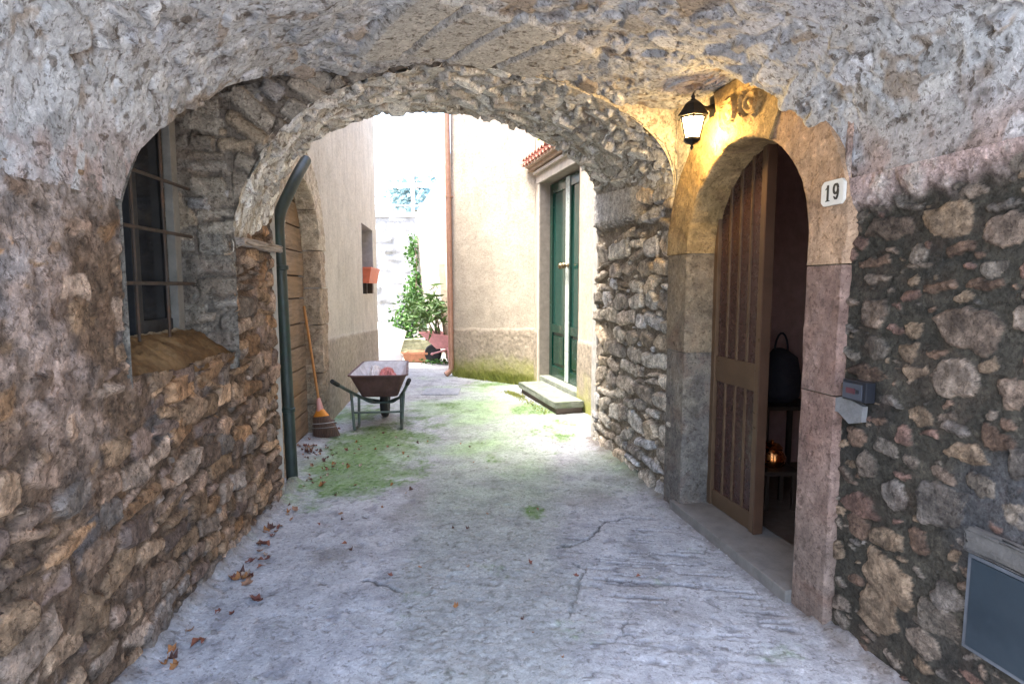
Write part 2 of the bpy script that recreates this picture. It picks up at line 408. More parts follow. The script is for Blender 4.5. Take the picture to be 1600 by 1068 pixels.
# ------------------------------------------------------------------ plan of the passage
R = Fr((1.871, 0), (1.871-.1907*5, 5), 1)
L = Fr((-1.291, 0), (-1.291-.0836*5, 5), -1)
YL = (0.9, 3.25, 3.98); YR = (0.9, 4.0, 5.56)
def Lp(Y): return np.stack([-1.291-.0836*np.asarray(Y, float), np.asarray(Y, float)], -1)
def Rp(Y): return np.stack([1.871-.1907*np.asarray(Y, float), np.asarray(Y, float)], -1)
def ell(t): return np.sqrt(np.clip(1-(2*t-1)**2, 0, 1))
def bay_z(t, s):
    zs = lerp(1.80, 1.90, t)+.06*s; cr = lerp(2.74, 2.88, s)
    main = zs+(cr-zs)*np.power(ell(t), .66)
    yl = lerp(YL[0], YL[1], s); yr = lerp(YR[0], YR[1], s)
    fl = np.interp(yl, (2.15, 2.22, 2.35, 2.63, 2.9, 3.08, 3.25), (0, 1.84, 2.05, 2.30, 2.51, 2.615, 2.66))
    fr = np.interp(yr, (2.34, 2.42, 2.55, 2.77, 2.95, 3.08, 3.57, 4.0), (0, 1.93, 2.10, 2.33, 2.52, 2.62, 2.66, 2.70))
    fl = fl+.16*np.clip(t, 0, .5)-4*np.clip(t-.42, 0, 1); fr = fr+.16*np.clip(1-t, 0, .5)-4*np.clip(.58-t, 0, 1)
    z = np.maximum(main, np.maximum(fl, fr))
    w = sstep(.62, 1, s)*sstep(.16, .30, t)*sstep(.90, .82, t)
    return z*(1-w)+(np_z(t)+.012)*w, np.maximum(fl, fr) > main
def np_z(t): zs = lerp(1.70, 2.20, t); return zs+(lerp(2.79, 2.90, t)-zs)*np.power(ell(t), .95)
def fp_z(t): zs = lerp(1.98, 2.30, t); return zs+(lerp(2.86, 2.93, t)-zs)*ell(t)

def arc_t(n):   # spacing of t that follows the curve of an arch
    a = np.linspace(0, PI, n); return (1-np.cos(a))/2
def surf_normals(P):
    du = np.gradient(P, axis=0); dv = np.gradient(P, axis=1)
    n = np.cross(du, dv); return n/(np.linalg.norm(n, axis=-1, keepdims=True)+1e-9)

def vault_cols(P, Hs, Cs, seed, plaster=.0, warm=None, base=(.42, .425, .435), flat=0.0):
    x, y, z = P[..., 0], P[..., 1], P[..., 2]
    low = fbm(x, y, z, 1.7, 4, seed); mid = fbm(x, y, z, 9, 4, seed+2); fine = fbm(x, y, z, 38, 3, seed+4); rid = fbm(x, y, z, 16, 3, seed+6, ridge=True)
    pits = sstep(.26, .44, fbm(x, y, z, 19, 3, seed+9))*sstep(-.35, .3, low)*(1-.8*flat); pit2 = sstep(.2, .45, fbm(x, y, z, 9, 4, seed+13))
    r2 = fbm(x, y, z, 19, 4, seed+15, ridge=True)*(.45+.8*sstep(-.3, .4, mid))*(1-.8*flat)
    Hm = plaster+low*.012+.022*sstep(-.05, .4, fbm(x, y, z, 2.4, 3, seed+40))+mid*.010+fine*.003+np.clip(rid, 0, 1)*.003-pit2*.008
    Cm = np.empty(P.shape); Cm[...] = base
    Cm = mixc(Cm, np.array(base)*.78, sstep(-.1, .5, mid))
    Cm = mixc(Cm, np.array(base)*1.2, sstep(.05, .5, -fine))
    Cm = mixc(Cm, (.24, .19, .145), sstep(.17, .34, fbm(x, y, z, 6, 4, seed+20))*.8)
    if warm is not None: Cm = mixc(Cm, (.34, .22, .175), warm*sstep(-.4, .25, low+mid*.6)*.9)
    H, C, m = compose(Hs, Cs, Hm, Cm)
    if warm is not None: C = mixc(C, (.34, .24, .20), warm*sstep(-.2, .4, low+mid*.6)*.5)
    C = mixc(C, (.12, .10, .085), pits*.6); C = mixc(C, (.15, .12, .10), pit2*(1-m)*.5)
    H = H-pits*.010+np.clip(r2, -.3, 1)*.0018+fine*.0014
    return H, C, m

def make_bay():
    n, m = 470, 430
    s = np.linspace(0, 1, n); t = arc_t(m)
    S, T = np.meshgrid(s, t, indexing='ij')
    Z, web = bay_z(T, S)
    A = Lp(lerp(YL[0], YL[1], S)); B = Rp(lerp(YR[0], YR[1], S))
    XY = A*(1-T[..., None])+B*T[..., None]
    P = np.concatenate([XY, Z[..., None]], -1)
    # stones in (along, around) coordinates
    ua = s*2.9; arc = np.linspace(0, 3.7, m)
    r = np.random.default_rng(3)
    st = stones_scatter(0, 2.9, 0, 3.7, 700, (.035, .34), (.3, .75), PAL_V*np.array((1.0, 1.01, 1.04)), r, ang=.5, hh=(.012, .030), space=.78)
    for q_ in st: q_['tilt'] = r.normal(0, .06, 2)
    for k in (-1, 0, 1, 2):   # the long flat slabs in the crown
        st.append(dict(c=(2.42+k*.10, 1.74+k*.225), p=poly_rect(.66+.08*(k % 2), .225, r, .05, .06), r=-.43, h=.05, tilt=(0, 0.02), col=np.array((.44, .42, .38))*r.uniform(.9, 1.1)))
    Hs, Cs, _, _ = raster(st, ua, arc, .014, .022, 5); flat = (raster(st[-4:], ua, arc, .014, .022, 5)[0] > 0)*1.0
    warm = sstep(2.25, 1.85, Z)*sstep(.45, .8, T)+.9*sstep(2.22, 1.8, Z)*sstep(.5, .2, T)
    H, C, mk = vault_cols(P, Hs, Cs, 31, .010, warm, flat=flat)
    nrm = surf_normals(P); nrm *= np.sign(-nrm[..., 2:3]+1e-6)
    inw = np.concatenate([(A*.5+B*.5)-XY, (1.2-Z)[..., None]], -1); inw /= np.linalg.norm(inw, axis=-1, keepdims=True)
    nn = nrm*.4+inw*.6; nn /= np.linalg.norm(nn, axis=-1, keepdims=True)
    fade = sstep(0, .02, T)*sstep(1, .98, T)*.85+.15
    P2 = P+nn*((H-.012)*fade*1.15)[..., None]
    # shade near the groin, painted dark into the left web
    wl = web & (T < .5)
    C = mixc(C, (.15, .13, .115), np.where(wl, .75*sstep(-.4, .3, fbm(P[..., 0], P[..., 1], P[..., 2], 5, 3, 77)), 0)*sstep(.55, .8, S))
    return grid('vault_surface', P2, M['vault'], None, C)

vault = thing('stone_vault', 'rough limewashed rubble vault overhead with side lunettes', 'vault', (0, 2, 0))
def adopt(o, p):
    bpy.context.view_layer.update(); o.parent = p; o.matrix_parent_inverse = p.matrix_world.inverted(); return o
adopt(make_bay(), vault)

# ---- arch band at the far end: intrados + face with exposed stones
arch = thing('stone_arch', 'lower stone arch at the far end framing the bright alley', 'arch', (-.3, 4.2, 0))
def make_band():
    n, m = 210, 430
    s = np.linspace(0, 1, n); t = arc_t(m); S, T = np.meshgrid(s, t, indexing='ij')
    A = Lp(lerp(YL[1], YL[2], S)); B = Rp(lerp(YR[1], YR[2], S))
    XY = A*(1-T[..., None])+B*T[..., None]; Z = lerp(np_z(T), fp_z(T), S)
    P = np.concatenate([XY, Z[..., None]], -1)
    r = np.random.default_rng(8); ua = s*1.35; va = np.linspace(0, 3.5, m)
    st = stones_scatter(0, 1.35, 0, 3.5, 470, (.035, .30), (.25, .6), np.array([(.60, .59, .55), (.52, .50, .46), (.64, .63, .59), (.47, .45, .41), (.58, .57, .55)]), r, ang=.5, hh=(.014, .042), space=.7)
    for q in st: q['tilt'] = r.normal(0, .18, 2); q['col'] = q['col']*r.uniform(.75, 1.2)
    Hs, Cs, _, _ = raster(st, ua, va, .014, .016, 15)
    H, C, mk = vault_cols(P, Hs, Cs, 57, .004, None, (.42, .385, .325))
    inw = np.concatenate([(A*.5+B*.5)-XY, (1.2-Z)[..., None]], -1); inw /= np.linalg.norm(inw, axis=-1, keepdims=True)
    fade = sstep(0, .02, T)*sstep(1, .98, T)*.8+.2
    return grid('intrados', P+inw*((H-.012)*fade*1.2)[..., None], M['vault'], None, C)
adopt(make_band(), arch)
def make_face(t0, t1, m, nm):
    n = 150
    t = np.linspace(t0, t1, m); v = np.linspace(0, 1, n); T, Vv = np.meshgrid(t, v, indexing='ij')
    a = Lp(YL[1]); b = Rp(YR[1])
    tc = np.clip(T, 0, 1)
    bot = np.where(T <= .006, 1.05, np.where(T >= 1, 2.1, np_z(tc)-.015)); top = np.maximum(bay_z(np.clip(T, 0.0, 1.0), np.ones_like(T))[0], bot)+.05
    top = np.where(T < .02, 2.75, top)
    Z = lerp(bot, top, Vv); ins = 1-.8*sstep(-.06, -.09, T)
    XY = a[None, None]*(1-T[..., None])+b[None, None]*T[..., None]
    nrm = np.array([(b-a)[1], -(b-a)[0], 0]); nrm /= np.linalg.norm(nrm)
    # stones are laid on a regular board and sampled
    W = np.linalg.norm(b-a); ub = np.linspace(-.45, 2.95, 560); vb = np.linspace(1.0, 3.0, 330)
    r = np.random.default_rng(21)
    st = stones_courses(-.5, 1.35, 1.0, 3.0, (.07, .14), (.10, .24), .014, PAL_P*.62, r, hh=(.016, .055))
    for s_ in st:            # stones lean round the arch
        du, dv = s_['c'][0]-1.33, s_['c'][1]-1.6
        if dv > .1 and du > -1.25: s_['r'] = -.55+r.normal(0, .12)
    Hs, Cs, Ub, Vb = raster(st, ub, vb, .012, .02, 25)
    iu = np.clip(((T*W+.45)/3.4*559).astype(int), 0, 559); iv = np.clip(((Z-1.0)/2.0*329).astype(int), 0, 329)
    P = np.concatenate([XY, Z[..., None]], -1); x, y, z = P[..., 0], P[..., 1], P[..., 2]
    left = sstep(.6, .5, T)
    Hm = .004+fbm(x, y, z, 6, 4, 5)*.012*left+fbm(x, y, z, 3, 3, 6)*.01
    Cm = np.empty(P.shape); Cm[...] = (.15, .125, .10); Cm = mixc(Cm, (.10, .085, .07), sstep(0, .4, fbm(x, y, z, 9, 3, 7)))
    pl = np.empty(P.shape); pl[...] = (.62, .55, .42); Cm = Cm*left[..., None]+pl*(1-left[..., None])
    H, C, mk = compose(np.where(left > .5, Hs[iu, iv], -1), Cs[iu, iv], Hm, Cm)
    return grid(nm, P+nrm*(H*ins-.02)[..., None], M['wall_left'], None, C)
adopt(make_face(.0065, 1.03, 460, 'arch_face'), arch)
adopt(make_face(-.14, .006, 80, 'niche_cheek'), arch)

# ------------------------------------------------------------------ left rubble wall
lw = thing('rubble_wall', 'long brown rubble stone wall with a deep barred window niche', 'wall', (-1.45, 2.2, 0))
def make_left():
    u0, u1 = L.uY(.3), L.uY(YL[2]); ua = np.arange(u0, u1, .0075); va = np.arange(-.03, 2.14, .0075)
    r = np.random.default_rng(5)
    st = stones_courses(u0, u1, -.05, 2.2, (.075, .15), (.09, .23), .018, PAL_L*1.15, r, hh=(.007, .026), chink=.8)
    for q_ in st:
        q_['r'] = r.normal(0, .2); q_['c'] = (q_['c'][0], q_['c'][1]+r.normal(0, .014)); q_['col'] = q_['col']*r.uniform(.65, 1.4)
        if r.random() < .4: q_['p'] = poly_blob(np.ptp(q_['p'][:, 0])*1.04, np.ptp(q_['p'][:, 1])*1.08, r)
    Hs, Cs, U, V = raster(st, ua, va, .010, .017, 35)
    P = L.P(U, V, 0); x, y, z = P[..., 0], P[..., 1], P[..., 2]
    Y = y
    # mortar level: smeared over the stones high up and near the camera, deep in the joints at the far low end
    pla = sstep(3.0, 1.6, Y)*.72*sstep(-.5, .35, fbm(x, y, z, 1.8, 3, 70))+sstep(.7, 1.45, z)*sstep(3.1, 2.2, Y)*.75+.2*sstep(.5, 1.2, z)
    low = fbm(x, y, z, 2.6, 4, 71); mid = fbm(x, y, z, 11, 4, 72); fine = fbm(x, y, z, 45, 3, 73)
    Hm = -.011+np.clip(pla, 0, 1.1)*.032+low*.014+mid*.012+fine*.005-sstep(.2, .5, fbm(x, y, z, 20, 2, 75))*.012
    Cm = np.empty(P.shape); Cm[...] = (.115, .076, .050)
    Cm = mixc(Cm, (.165, .108, .07), sstep(-.2, .45, mid)*.8)
    Cm = mixc(Cm, (.31, .235, .195), sstep(-.1, .35, low+mid*.4)*sstep(.7, 1.4, z)*.85)
    Cm = mixc(Cm, (.10, .10, .105), sstep(.15, .45, fbm(x, y, z, 4, 3, 79))*.6)
    wb = sstep(1.5, 1.95, z+low*.3)*sstep(2.3, 2.0, Y)
    Cm = mixc(Cm, (.33, .28, .25), wb*.7)
    Cm = mixc(Cm, (.10, .075, .055), sstep(.0, -.02, Hm)*.6)
    H, C, mk = compose(Hs, Cs, Hm, Cm)
    H = H+mk*(mid*.007+fbm(x, y, z, 24, 4, 83, ridge=True)*.004)
    C = C*(1+np.clip(fbm(x, y, z, 15, 4, 84)*.9, -.45, .5))[..., None]
    edge = fbm(x*0, y*0, z, 9, 3, 78)*.05-.05
    spring = np.where(Y < 3.25, 1.90, np.interp(Y, (3.25, 3.98), (1.76, 2.02)))
    keep = ~((Y > 2.24+edge) & (Y < 3.245) & (z > 1.15+.012*np.sin(Y*9))) & (z < spring)
    H = H*(1-.5*sstep(1.8, 2.0, z))
    return grid('stone_face', L.P(U, V, H-.02), M['wall_left'], None, C, keep)
adopt(make_left(), lw)
def lo(o): return adopt(o, lw)
ND = .26
def make_niche():
    # sloped earth sill
    ua = np.linspace(L.uY(2.16), L.uY(3.32), 150); vb = np.linspace(0, 1, 60); U, B = np.meshgrid(ua, vb, indexing='ij')
    P = L.P(U, lerp(1.285, 1.13, B), lerp(-ND, -.005, B)); x, y, z = P[..., 0], P[..., 1], P[..., 2]
    n = fbm(x, y, z, 8, 4, 91)*.026+fbm(x, y, z, 30, 3, 92)*.012; P[..., 2] += n+.02*np.sin(B*PI)-.03*sstep(.8, 1, B)
    C = np.empty(P.shape); C[...] = (.125, .07, .03); C = mixc(C, (.20, .125, .06), sstep(-.1, .5, fbm(x, y, z, 6, 4, 93)))
    C = mixc(C, (.33, .28, .20), sstep(.13, .03, B)*.8)
    o = lo(grid('sloping_sill', P, mat_masonry('earth sill', .3, .15, .35, .2, (.14, .075, .03), .3), None, C)); o['label'] = 'sloping brown earth sill below the barred window'
    # niche head, following the lunette
    yy = np.concatenate([[2.2, 2.2], np.linspace(2.22, 3.3, 40)]); zz = np.concatenate([[1.1, 1.8], np.interp(np.linspace(2.22, 3.3, 40), (2.22, 2.35, 2.63, 2.9, 3.08, 3.25, 3.3), (1.84, 2.05, 2.30, 2.51, 2.615, 2.66, 2.66))])
    uu = np.array([L.uY(a) for a in yy]); hh = np.linspace(.01, -ND-.02, 12)
    Ug, Hg = np.meshgrid(uu, hh, indexing='ij'); Zg = np.repeat(zz[:, None], 12, 1)
    P = L.P(Ug, Zg+.015, Hg); C = np.empty(P.shape); C[...] = (.15, .13, .105)
    lo(grid('niche_head', P, M['wall_left'], None, C))
make_niche()
# window in the niche (part of the wall) : frame, pane, bars
uA, uB = L.uY(2.15), L.uY(3.17)
win = thing('window', None, None)
bm = bmesh.new()
L.box(bm, uB-.035, uB+.03, 1.25, 2.7, -ND-.03, -ND+.012); L.box(bm, uA, uB, 1.25, 1.275, -ND-.03, -ND+.01)
fo = from_bm('frame', bm, M['whitewood'])
bm = bmesh.new(); L.box(bm, uA-.1, uB-.035, 1.26, 2.75, -ND-.06, -ND-.045, 0); po = from_bm('pane', bm, M['glass_dark'])
bm = bmesh.new()
L.box(bm, uA+.62, uA+.69, 1.27, 2.7, -ND-.045, -ND-.012); L.box(bm, uA+.69, uB-.035, 1.27, 1.34, -ND-.045, -ND-.02)
so = from_bm('sash', bm, mat_plain('dark sash', (.022, .023, .025), .7))
adopt(win, lw)
for o in (fo, po, so): adopt(o, win)
for v in (1.52, 1.77, 2.02):
    o = tubeo('window_bar', [L.P(uA-.02, v, -ND+.09), L.P(uB-.02, v+.004, -ND+.09)], .009, M['iron'], None, 8); adopt(o, win)
for u in (uA+.45, uA+.72):
    o = tubeo('window_bar', [L.P(u, 1.26, -ND+.09), L.P(u, 2.62, -ND+.09)], .007, M['iron'], None, 8); adopt(o, win)
# impost slab on the pillar
bm = bmesh.new(); L.box(bm, L.uY(3.29), L.uY(3.99), 1.745, 1.785, -.05, .05, .012)
bmesh.ops.subdivide_edges(bm, edges=bm.edges, cuts=4, use_grid_fill=True)
for v in bm.verts: v.co += Vector([random.uniform(-.006, .006) for _ in range(3)])
o = lo(from_bm('impost', bm, mat_plain('impost stone', (.40, .34, .29), .9, var=.3, b=.5, bd=.008), None, True)); o['label'] = 'thin projecting stone slab on the pillar'

# ------------------------------------------------------------------ right walls
DC, DH, DSP = 3.253, .56, 1.73          # doorway centre, half width, springing (in u of the right wall)
def door_mask(U, V, grow=0.0):
    a = np.abs(U-DC) < DH+grow
    inr = np.where(V < DSP, a, np.hypot(U-DC, V-DSP) < DH+grow)
    return inr
def px(x, y): return R.hit(x, y)
FIX = []
rr = np.random.default_rng(44)
for (x0, y0, x1, y1, c) in ((1352, 336, 1425, 376, 0), (1436, 308, 1530, 380, 4), (1535, 332, 1612, 386, 0), (1398, 312, 1446, 328, 3), (1534, 314, 1592, 332, 3), (1338, 402, 1394, 418, 1), (1414, 410, 1452, 424, 2), (1345, 428, 1388, 444, 2),
        (1436, 434, 1492, 458, 1), (1504, 430, 1568, 452, 1), (1340, 466, 1388, 514, 0), (1406, 454, 1436, 474, 6), (1404, 498, 1446, 530, 4), (1452, 476, 1578, 554, 0), (1345, 520, 1390, 564, 5), (1400, 532, 1436, 564, 4), (1446, 562, 1530, 624, 2), (1552, 584, 1610, 640, 0),
        (1326, 566, 1384, 602, 1), (1320, 664, 1356, 700, 1), (1336, 704, 1370, 752, 2), (1368, 740, 1422, 806, 3), (1310, 768, 1374, 810, 6), (1424, 748, 1512, 838, 3), (1320, 800, 1356, 840, 1), (1352, 824, 1412, 860, 4), (1412, 828, 1450, 876, 1), (1340, 858, 1424, 956, 4), (1334, 918, 1408, 996, 4),
        (1446, 904, 1516, 966, 3), (1420, 936, 1500, 1000, 5), (1408, 970, 1464, 1030, 2), (1470, 690, 1545, 728, 4), (1508, 736, 1562, 778, 5), (1524, 666, 1590, 706, 1), (1392, 664, 1424, 694, 6), (1404, 710, 1436, 730, 2), (1580, 470, 1625, 520, 2), (1568, 700, 1620, 750, 3), (1560, 780, 1620, 830, 5)):
    a = px(x0, (y0+y1)/2); b = px(x1, (y0+y1)/2); tp = px((x0+x1)/2, y0); bt = px((x0+x1)/2, y1)
    w, h = abs(a[0]-b[0]), tp[1]-bt[1]; cu, cv = (a[0]+b[0])/2, (tp[1]+bt[1])/2; w, h = w*.9, h*.88
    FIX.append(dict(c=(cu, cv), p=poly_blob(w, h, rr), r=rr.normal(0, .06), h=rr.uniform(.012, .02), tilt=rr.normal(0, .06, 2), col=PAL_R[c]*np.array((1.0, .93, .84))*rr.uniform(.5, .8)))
def make_right(name, y0, y1, near):
    u0, u1 = R.uY(y0), R.uY(y1); step = .0055 if near else .007; ua = np.arange(u0, u1, step); va = np.arange(-.03, 2.78, step)
    r = np.random.default_rng(9 if near else 10)
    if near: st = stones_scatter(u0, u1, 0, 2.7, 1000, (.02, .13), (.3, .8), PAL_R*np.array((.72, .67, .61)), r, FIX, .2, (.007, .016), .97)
    else:
        st = stones_courses(u0, u1, -.05, 2.7, (.09, .18), (.13, .34), .03, PAL_P*1.25, r, .04, (.014, .04), .9)
        for q_ in st:
            q_['r'] = r.normal(0, .16); q_['col'] = q_['col']*r.uniform(.65, 1.2)
            if r.random() < .5: q_['p'] = poly_blob(np.ptp(q_['p'][:, 0])*1.02, np.ptp(q_['p'][:, 1])*1.05, r)
    Hs, Cs, U, V = raster(st, ua, va, .020 if near else .013, .030 if near else .024, 45)
    P = R.P(U, V, 0); x, y, z = P[..., 0], P[..., 1], P[..., 2]
    low = fbm(x, y, z, 2.6, 4, 101); mid = fbm(x, y, z, 10, 4, 102); fine = fbm(x, y, z, 50, 3, 103)
    Hm = (.002 if near else -.004)+low*.008+mid*(.005 if near else .008)+fine*.003
    Cm = np.empty(P.shape)
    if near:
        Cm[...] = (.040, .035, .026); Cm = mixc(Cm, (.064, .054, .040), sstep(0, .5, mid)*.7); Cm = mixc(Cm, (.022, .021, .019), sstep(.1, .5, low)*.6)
        up = sstep(1.80, 1.93, z+low*.17+mid*.07)
        Hm = Hm+up*.03; Cm = mixc(Cm, (.40, .29, .26), up*.85); Cm = mixc(Cm, (.42, .38, .34), up*sstep(0, .4, mid)*.7)
        gp = sstep(.34, .2, np.hypot((y-1.6)*.8, z-.75))*.8   # grey cement above the meter box
        Cm = mixc(Cm, (.05, .05, .052), gp); Hm = Hm+gp*.012
    else:
        Cm[...] = (.21, .17, .125); Cm = mixc(Cm, (.15, .12, .09), sstep(0, .5, mid)*.7); Cm = mixc(Cm, (.28, .24, .19), sstep(.1, .5, low)*.6)
        up = sstep(2.02, 2.09, z+fine*.05)*sstep(4.45, 4.7, y)
        Hm = Hm+up*.06; Cm = mixc(Cm, (.50, .48, .45), up*.9)
        ye = sstep(2.02, 2.3, z)*sstep(4.15, 4.05, y); Cm = mixc(Cm, (.5, .40, .25), ye)
    H, C, mk = compose(Hs, Cs, Hm, Cm, .0025)
    H = H+mk*(mid*.006+fbm(x, y, z, 18, 4, 108, ridge=True)*.005)
    C = C*(1+mk*np.clip(fbm(x, y, z, 15, 4, 109)*.9, -.45, .5))[..., None]
    top = np.where(y < 2.42, 1.95, np.where(y < 4.0, 2.76, np.interp(y, (4.0, 5.56), (2.25, 2.37))))
    keep = (~door_mask(U, V, .10)) & (z < top)
    lunette = sstep(2.0, 2.05, z)*sstep(2.45, 2.5, y)*sstep(4.02, 3.98, y)  # plastered lunette over the door
    if True:
        pl = np.empty(P.shape); pl[...] = (.62, .55, .42); pl = mixc(pl, (.50, .42, .30), sstep(0, .5, mid)*.6)
        C = C*(1-lunette[..., None])+pl*lunette[..., None]; H = H*(1-lunette)+(.012+low*.012+mid*.006)*lunette
    return R.P(U, V, H-.015), C, keep
P, C, kp = make_right('x', .9, 3.24, True)
rw = thing('rubble_wall', 'dark mortared stone wall to the right of the lit doorway', 'wall', (1.6, 1.6, 0))
adopt(grid('stone_face', P, M['wall_right'], None, C, kp, True), rw)
P, C, kp = make_right('x', 3.21, YR[2], False)
rp = thing('stone_pillar', 'pale rubble pier between the doorway and the alley', 'pillar', (.95, 4.8, 0))
adopt(grid('stone_face', P, M['wall_right'], None, C, kp, True), rp)
# outer quoin of the pier
bm = bmesh.new(); R.box(bm, R.uY(YR[2])-.02, R.uY(YR[2])+.12, -.05, 2.5, -.6, .0, .01); adopt(from_bm('end_face', bm, mat_plain('pale lime mortar', (.42, .39, .35), .9, var=.3, b=.5, bd=.01)), rp)

# unseen shell over the passage, added to keep daylight to the two mouths
def shell():
    bm = bmesh.new(); pts = []
    def facade(Yl, Yr, zfun, off, h):  # one end of the added unseen shell, open at the passage mouth
        t = arc_t(60); a, b = Lp(Yl), Rp(Yr)
        prof = [Vector((a[0], a[1], 0))]+[Vector((*(a*(1-k)+b*k), float(zfun(np.array(k))))) for k in t]+[Vector((b[0], b[1], 0))]
        d = (b-a)/np.linalg.norm(b-a); l0 = a-d*3.0; r0 = b+d*4.0
        inner, outer = [], []
        for i, p in enumerate(prof):
            k = (i-1)/(len(prof)-3)
            if i == 0: q = Vector((*l0, 0))
            elif i == len(prof)-1: q = Vector((*r0, 0))
            elif k < .25: q = Vector((*l0, lerp(0.0, h, k/.25)))
            elif k > .75: q = Vector((*r0, lerp(h, 0.0, (k-.75)/.25)))
            else: q = Vector((*(l0+(r0-l0)*(k-.25)/.5), h))
            inner.append(bm.verts.new(p+Vector((0, off, .02)))); outer.append(bm.verts.new(q+Vector((0, off, 0))))
        for i in range(len(inner)-1): bm.faces.new((inner[i], inner[i+1], outer[i+1], outer[i]))
        return l0, r0
    H0 = 5.2
    a = facade(YL[0], YR[0], lambda k: bay_z(k, np.zeros_like(k))[0], .0, H0)
    b = facade(YL[2], YR[2], lambda k: fp_z(k), .02, H0)
    q = [Vector((*a[0], 0)), Vector((*b[0], 0)), Vector((*b[1], 0)), Vector((*a[1], 0))]
    for i, j in ((0, 1), (2, 3)):
        bm.faces.new([bm.verts.new(v) for v in (q[i], q[j], q[j]+Vector((0, 0, H0)), q[i]+Vector((0, 0, H0)))])
    bm.faces.new([bm.verts.new(v+Vector((0, 0, H0))) for v in q])
    return from_bm('daylight_shell', bm, mat_plain('unseen shell surface', (.40, .36, .30), .95, var=.3, scale=3, b=.5, bd=.02))
adopt(shell(), vault)

# ------------------------------------------------------------------ doorway no 19
dw = thing('stone_doorway', 'round arched stone doorway with one bronze glazed leaf standing shut', 'doorway', tuple(R.P(DC, 0, 0)))
def do(o, p=None): return adopt(o, p or dw)
def block(name, inner, outer, colr, seed, proud=.03, depth=.2, relief=None, warmth=None, parent=None, fr=None, nz=.006, outback=.03, caps=True):
    """a dressed stone: strip between two matching curves, with its reveal"""
    fr = fr or R
    inner = np.array(inner, float); outer = np.array(outer, float)
    def dens(c, k=6):
        o = []
        for i in range(len(c)-1):
            for j in range(k): o.append(c[i]+(c[i+1]-c[i])*j/k)
        o.append(c[-1]); return np.array(o)
    kk = max(2, int(90/len(inner)))
    inner = dens(inner, kk); outer = dens(outer, kk); n = len(inner)
    cs = [(0, -outback), (0, proud*.5)]+[(w, proud) for w in np.linspace(.03, .97, 26)]+[(1, proud*.55)]+[(1, -d) for d in np.linspace(.01, depth, 12)]
    f = np.array([c[0] for c in cs]); h = np.array([c[1] for c in cs])
    uv = outer[:, None]*(1-f[None, :, None])+inner[:, None]*f[None, :, None]
    P = fr.P(uv[..., 0], uv[..., 1], np.broadcast_to(h[None], uv.shape[:2])); x, y, z = P[..., 0], P[..., 1], P[..., 2]
    nn = fbm(x, y, z, 7, 4, seed)*nz+fbm(x, y, z, 28, 3, seed+1)*nz*.5
    isf = (h > proud*.9)[None, :]
    rel = 0 if relief is None else relief(uv[..., 0], uv[..., 1])
    P = fr.P(uv[..., 0]+np.where(isf, 0, nn), uv[..., 1], np.broadcast_to(h[None], uv.shape[:2])+np.where(isf, nn+rel, 0))
    C = np.empty(P.shape); C[...] = colr[0]; C = mixc(C, colr[1], sstep(-.25, .4, fbm(x, y, z, 5, 4, seed+4)))
    C = mixc(C, np.array(colr[0])*.45, sstep(.25, .5, fbm(x, y, z, 11, 4, seed+6))*.6)
    if len(colr) > 2: C = mixc(C, colr[2], sstep(.9, .2, z)*.7)
    # caps
    o = grid(name, P, M['portal'], None, C)
    if caps:                      # close the two ends of the stone (not its hidden back)
        m_ = len(cs); bm = bmesh.new(); bm.from_mesh(o.data); bm.verts.ensure_lookup_table()
        for i0 in (0, (n-1)*m_):
            try: bm.faces.new([bm.verts[i0+j] for j in range(m_)])
            except Exception: pass
        bm.to_mesh(o.data); bm.free()
    o.data.set_sharp_from_angle(angle=math.radians(60))
    return adopt(o, parent or dw)
g = .003
uo0, uo1 = R.uY(2.43), R.uY(4.06)        # outer edges (near, far)
ROCK_RED = [(.185, .115, .09), (.25, .165, .13), (.16, .125, .10)]
ROCK_GRY = [(.15, .13, .11), (.21, .18, .14), (.12, .11, .10)]
ROCK_OCH = [(.27, .185, .085), (.34, .24, .12)]
block('jamb', [(DC-DH, -.02), (DC-DH, 1.04-g)], [(uo0, -.02), (uo0, 1.04-g)], ROCK_RED, 201)
block('jamb', [(DC-DH, 1.04+g), (DC-DH, 1.60-g)], [(uo0, 1.04+g), (uo0, 1.60-g)], ROCK_RED[:2], 205)
block('jamb', [(DC+DH, -.02), (DC+DH, 1.08-g)], [(uo1-.06, -.02), (uo1-.06, 1.08-g)], ROCK_GRY, 209)
block('jamb', [(DC+DH, 1.08+g), (DC+DH, 1.72-g)], [(uo1-.04, 1.08+g), (uo1-.04, 1.72-g)], [(.19, .15, .105), (.25, .195, .13)], 213)
def arcpts(a0, a1, r, n=9, ex=0): return [(DC+r*math.cos(a), DSP+r*math.sin(a)) for a in np.linspace(a0, a1, n)]
D2 = math.radians
def outarc(a0, a1, rr_, n=9): return [(DC+rr_(a)*math.cos(a), DSP+rr_(a)*math.sin(a)) for a in np.linspace(a0, a1, n)]
ro = lambda a: lerp(.25, .30, (math.cos(a)+1)/2)+DH
block('voussoir', [(DC-DH, 1.60+g)]+arcpts(PI, D2(118), DH, 8), [(uo0, 1.60+g)]+outarc(PI, D2(118), ro, 8), [(.36, .235, .15), (.42, .28, .18)], 221)
block('voussoir', [(DC+DH, 1.72+g)]+arcpts(D2(1), D2(72), DH, 9), [(uo1-.02, 1.72+g)]+outarc(D2(1), D2(72), ro, 9), ROCK_OCH, 225)
def key_relief(u, v):      # worn carved volutes either side of a shield
    r = 0
    for s in (-1, 1):
        d = np.hypot((u-DC-s*.105), (v-DSP-DH-.17)); r = r+np.where(d < .085, .022*(1+np.sin(d*170))*.5, 0)
    sh = sstep(.07, .05, np.maximum(np.abs(u-DC)*1.1, np.abs(v-DSP-DH-.16)*.8)); return r+sh*.012
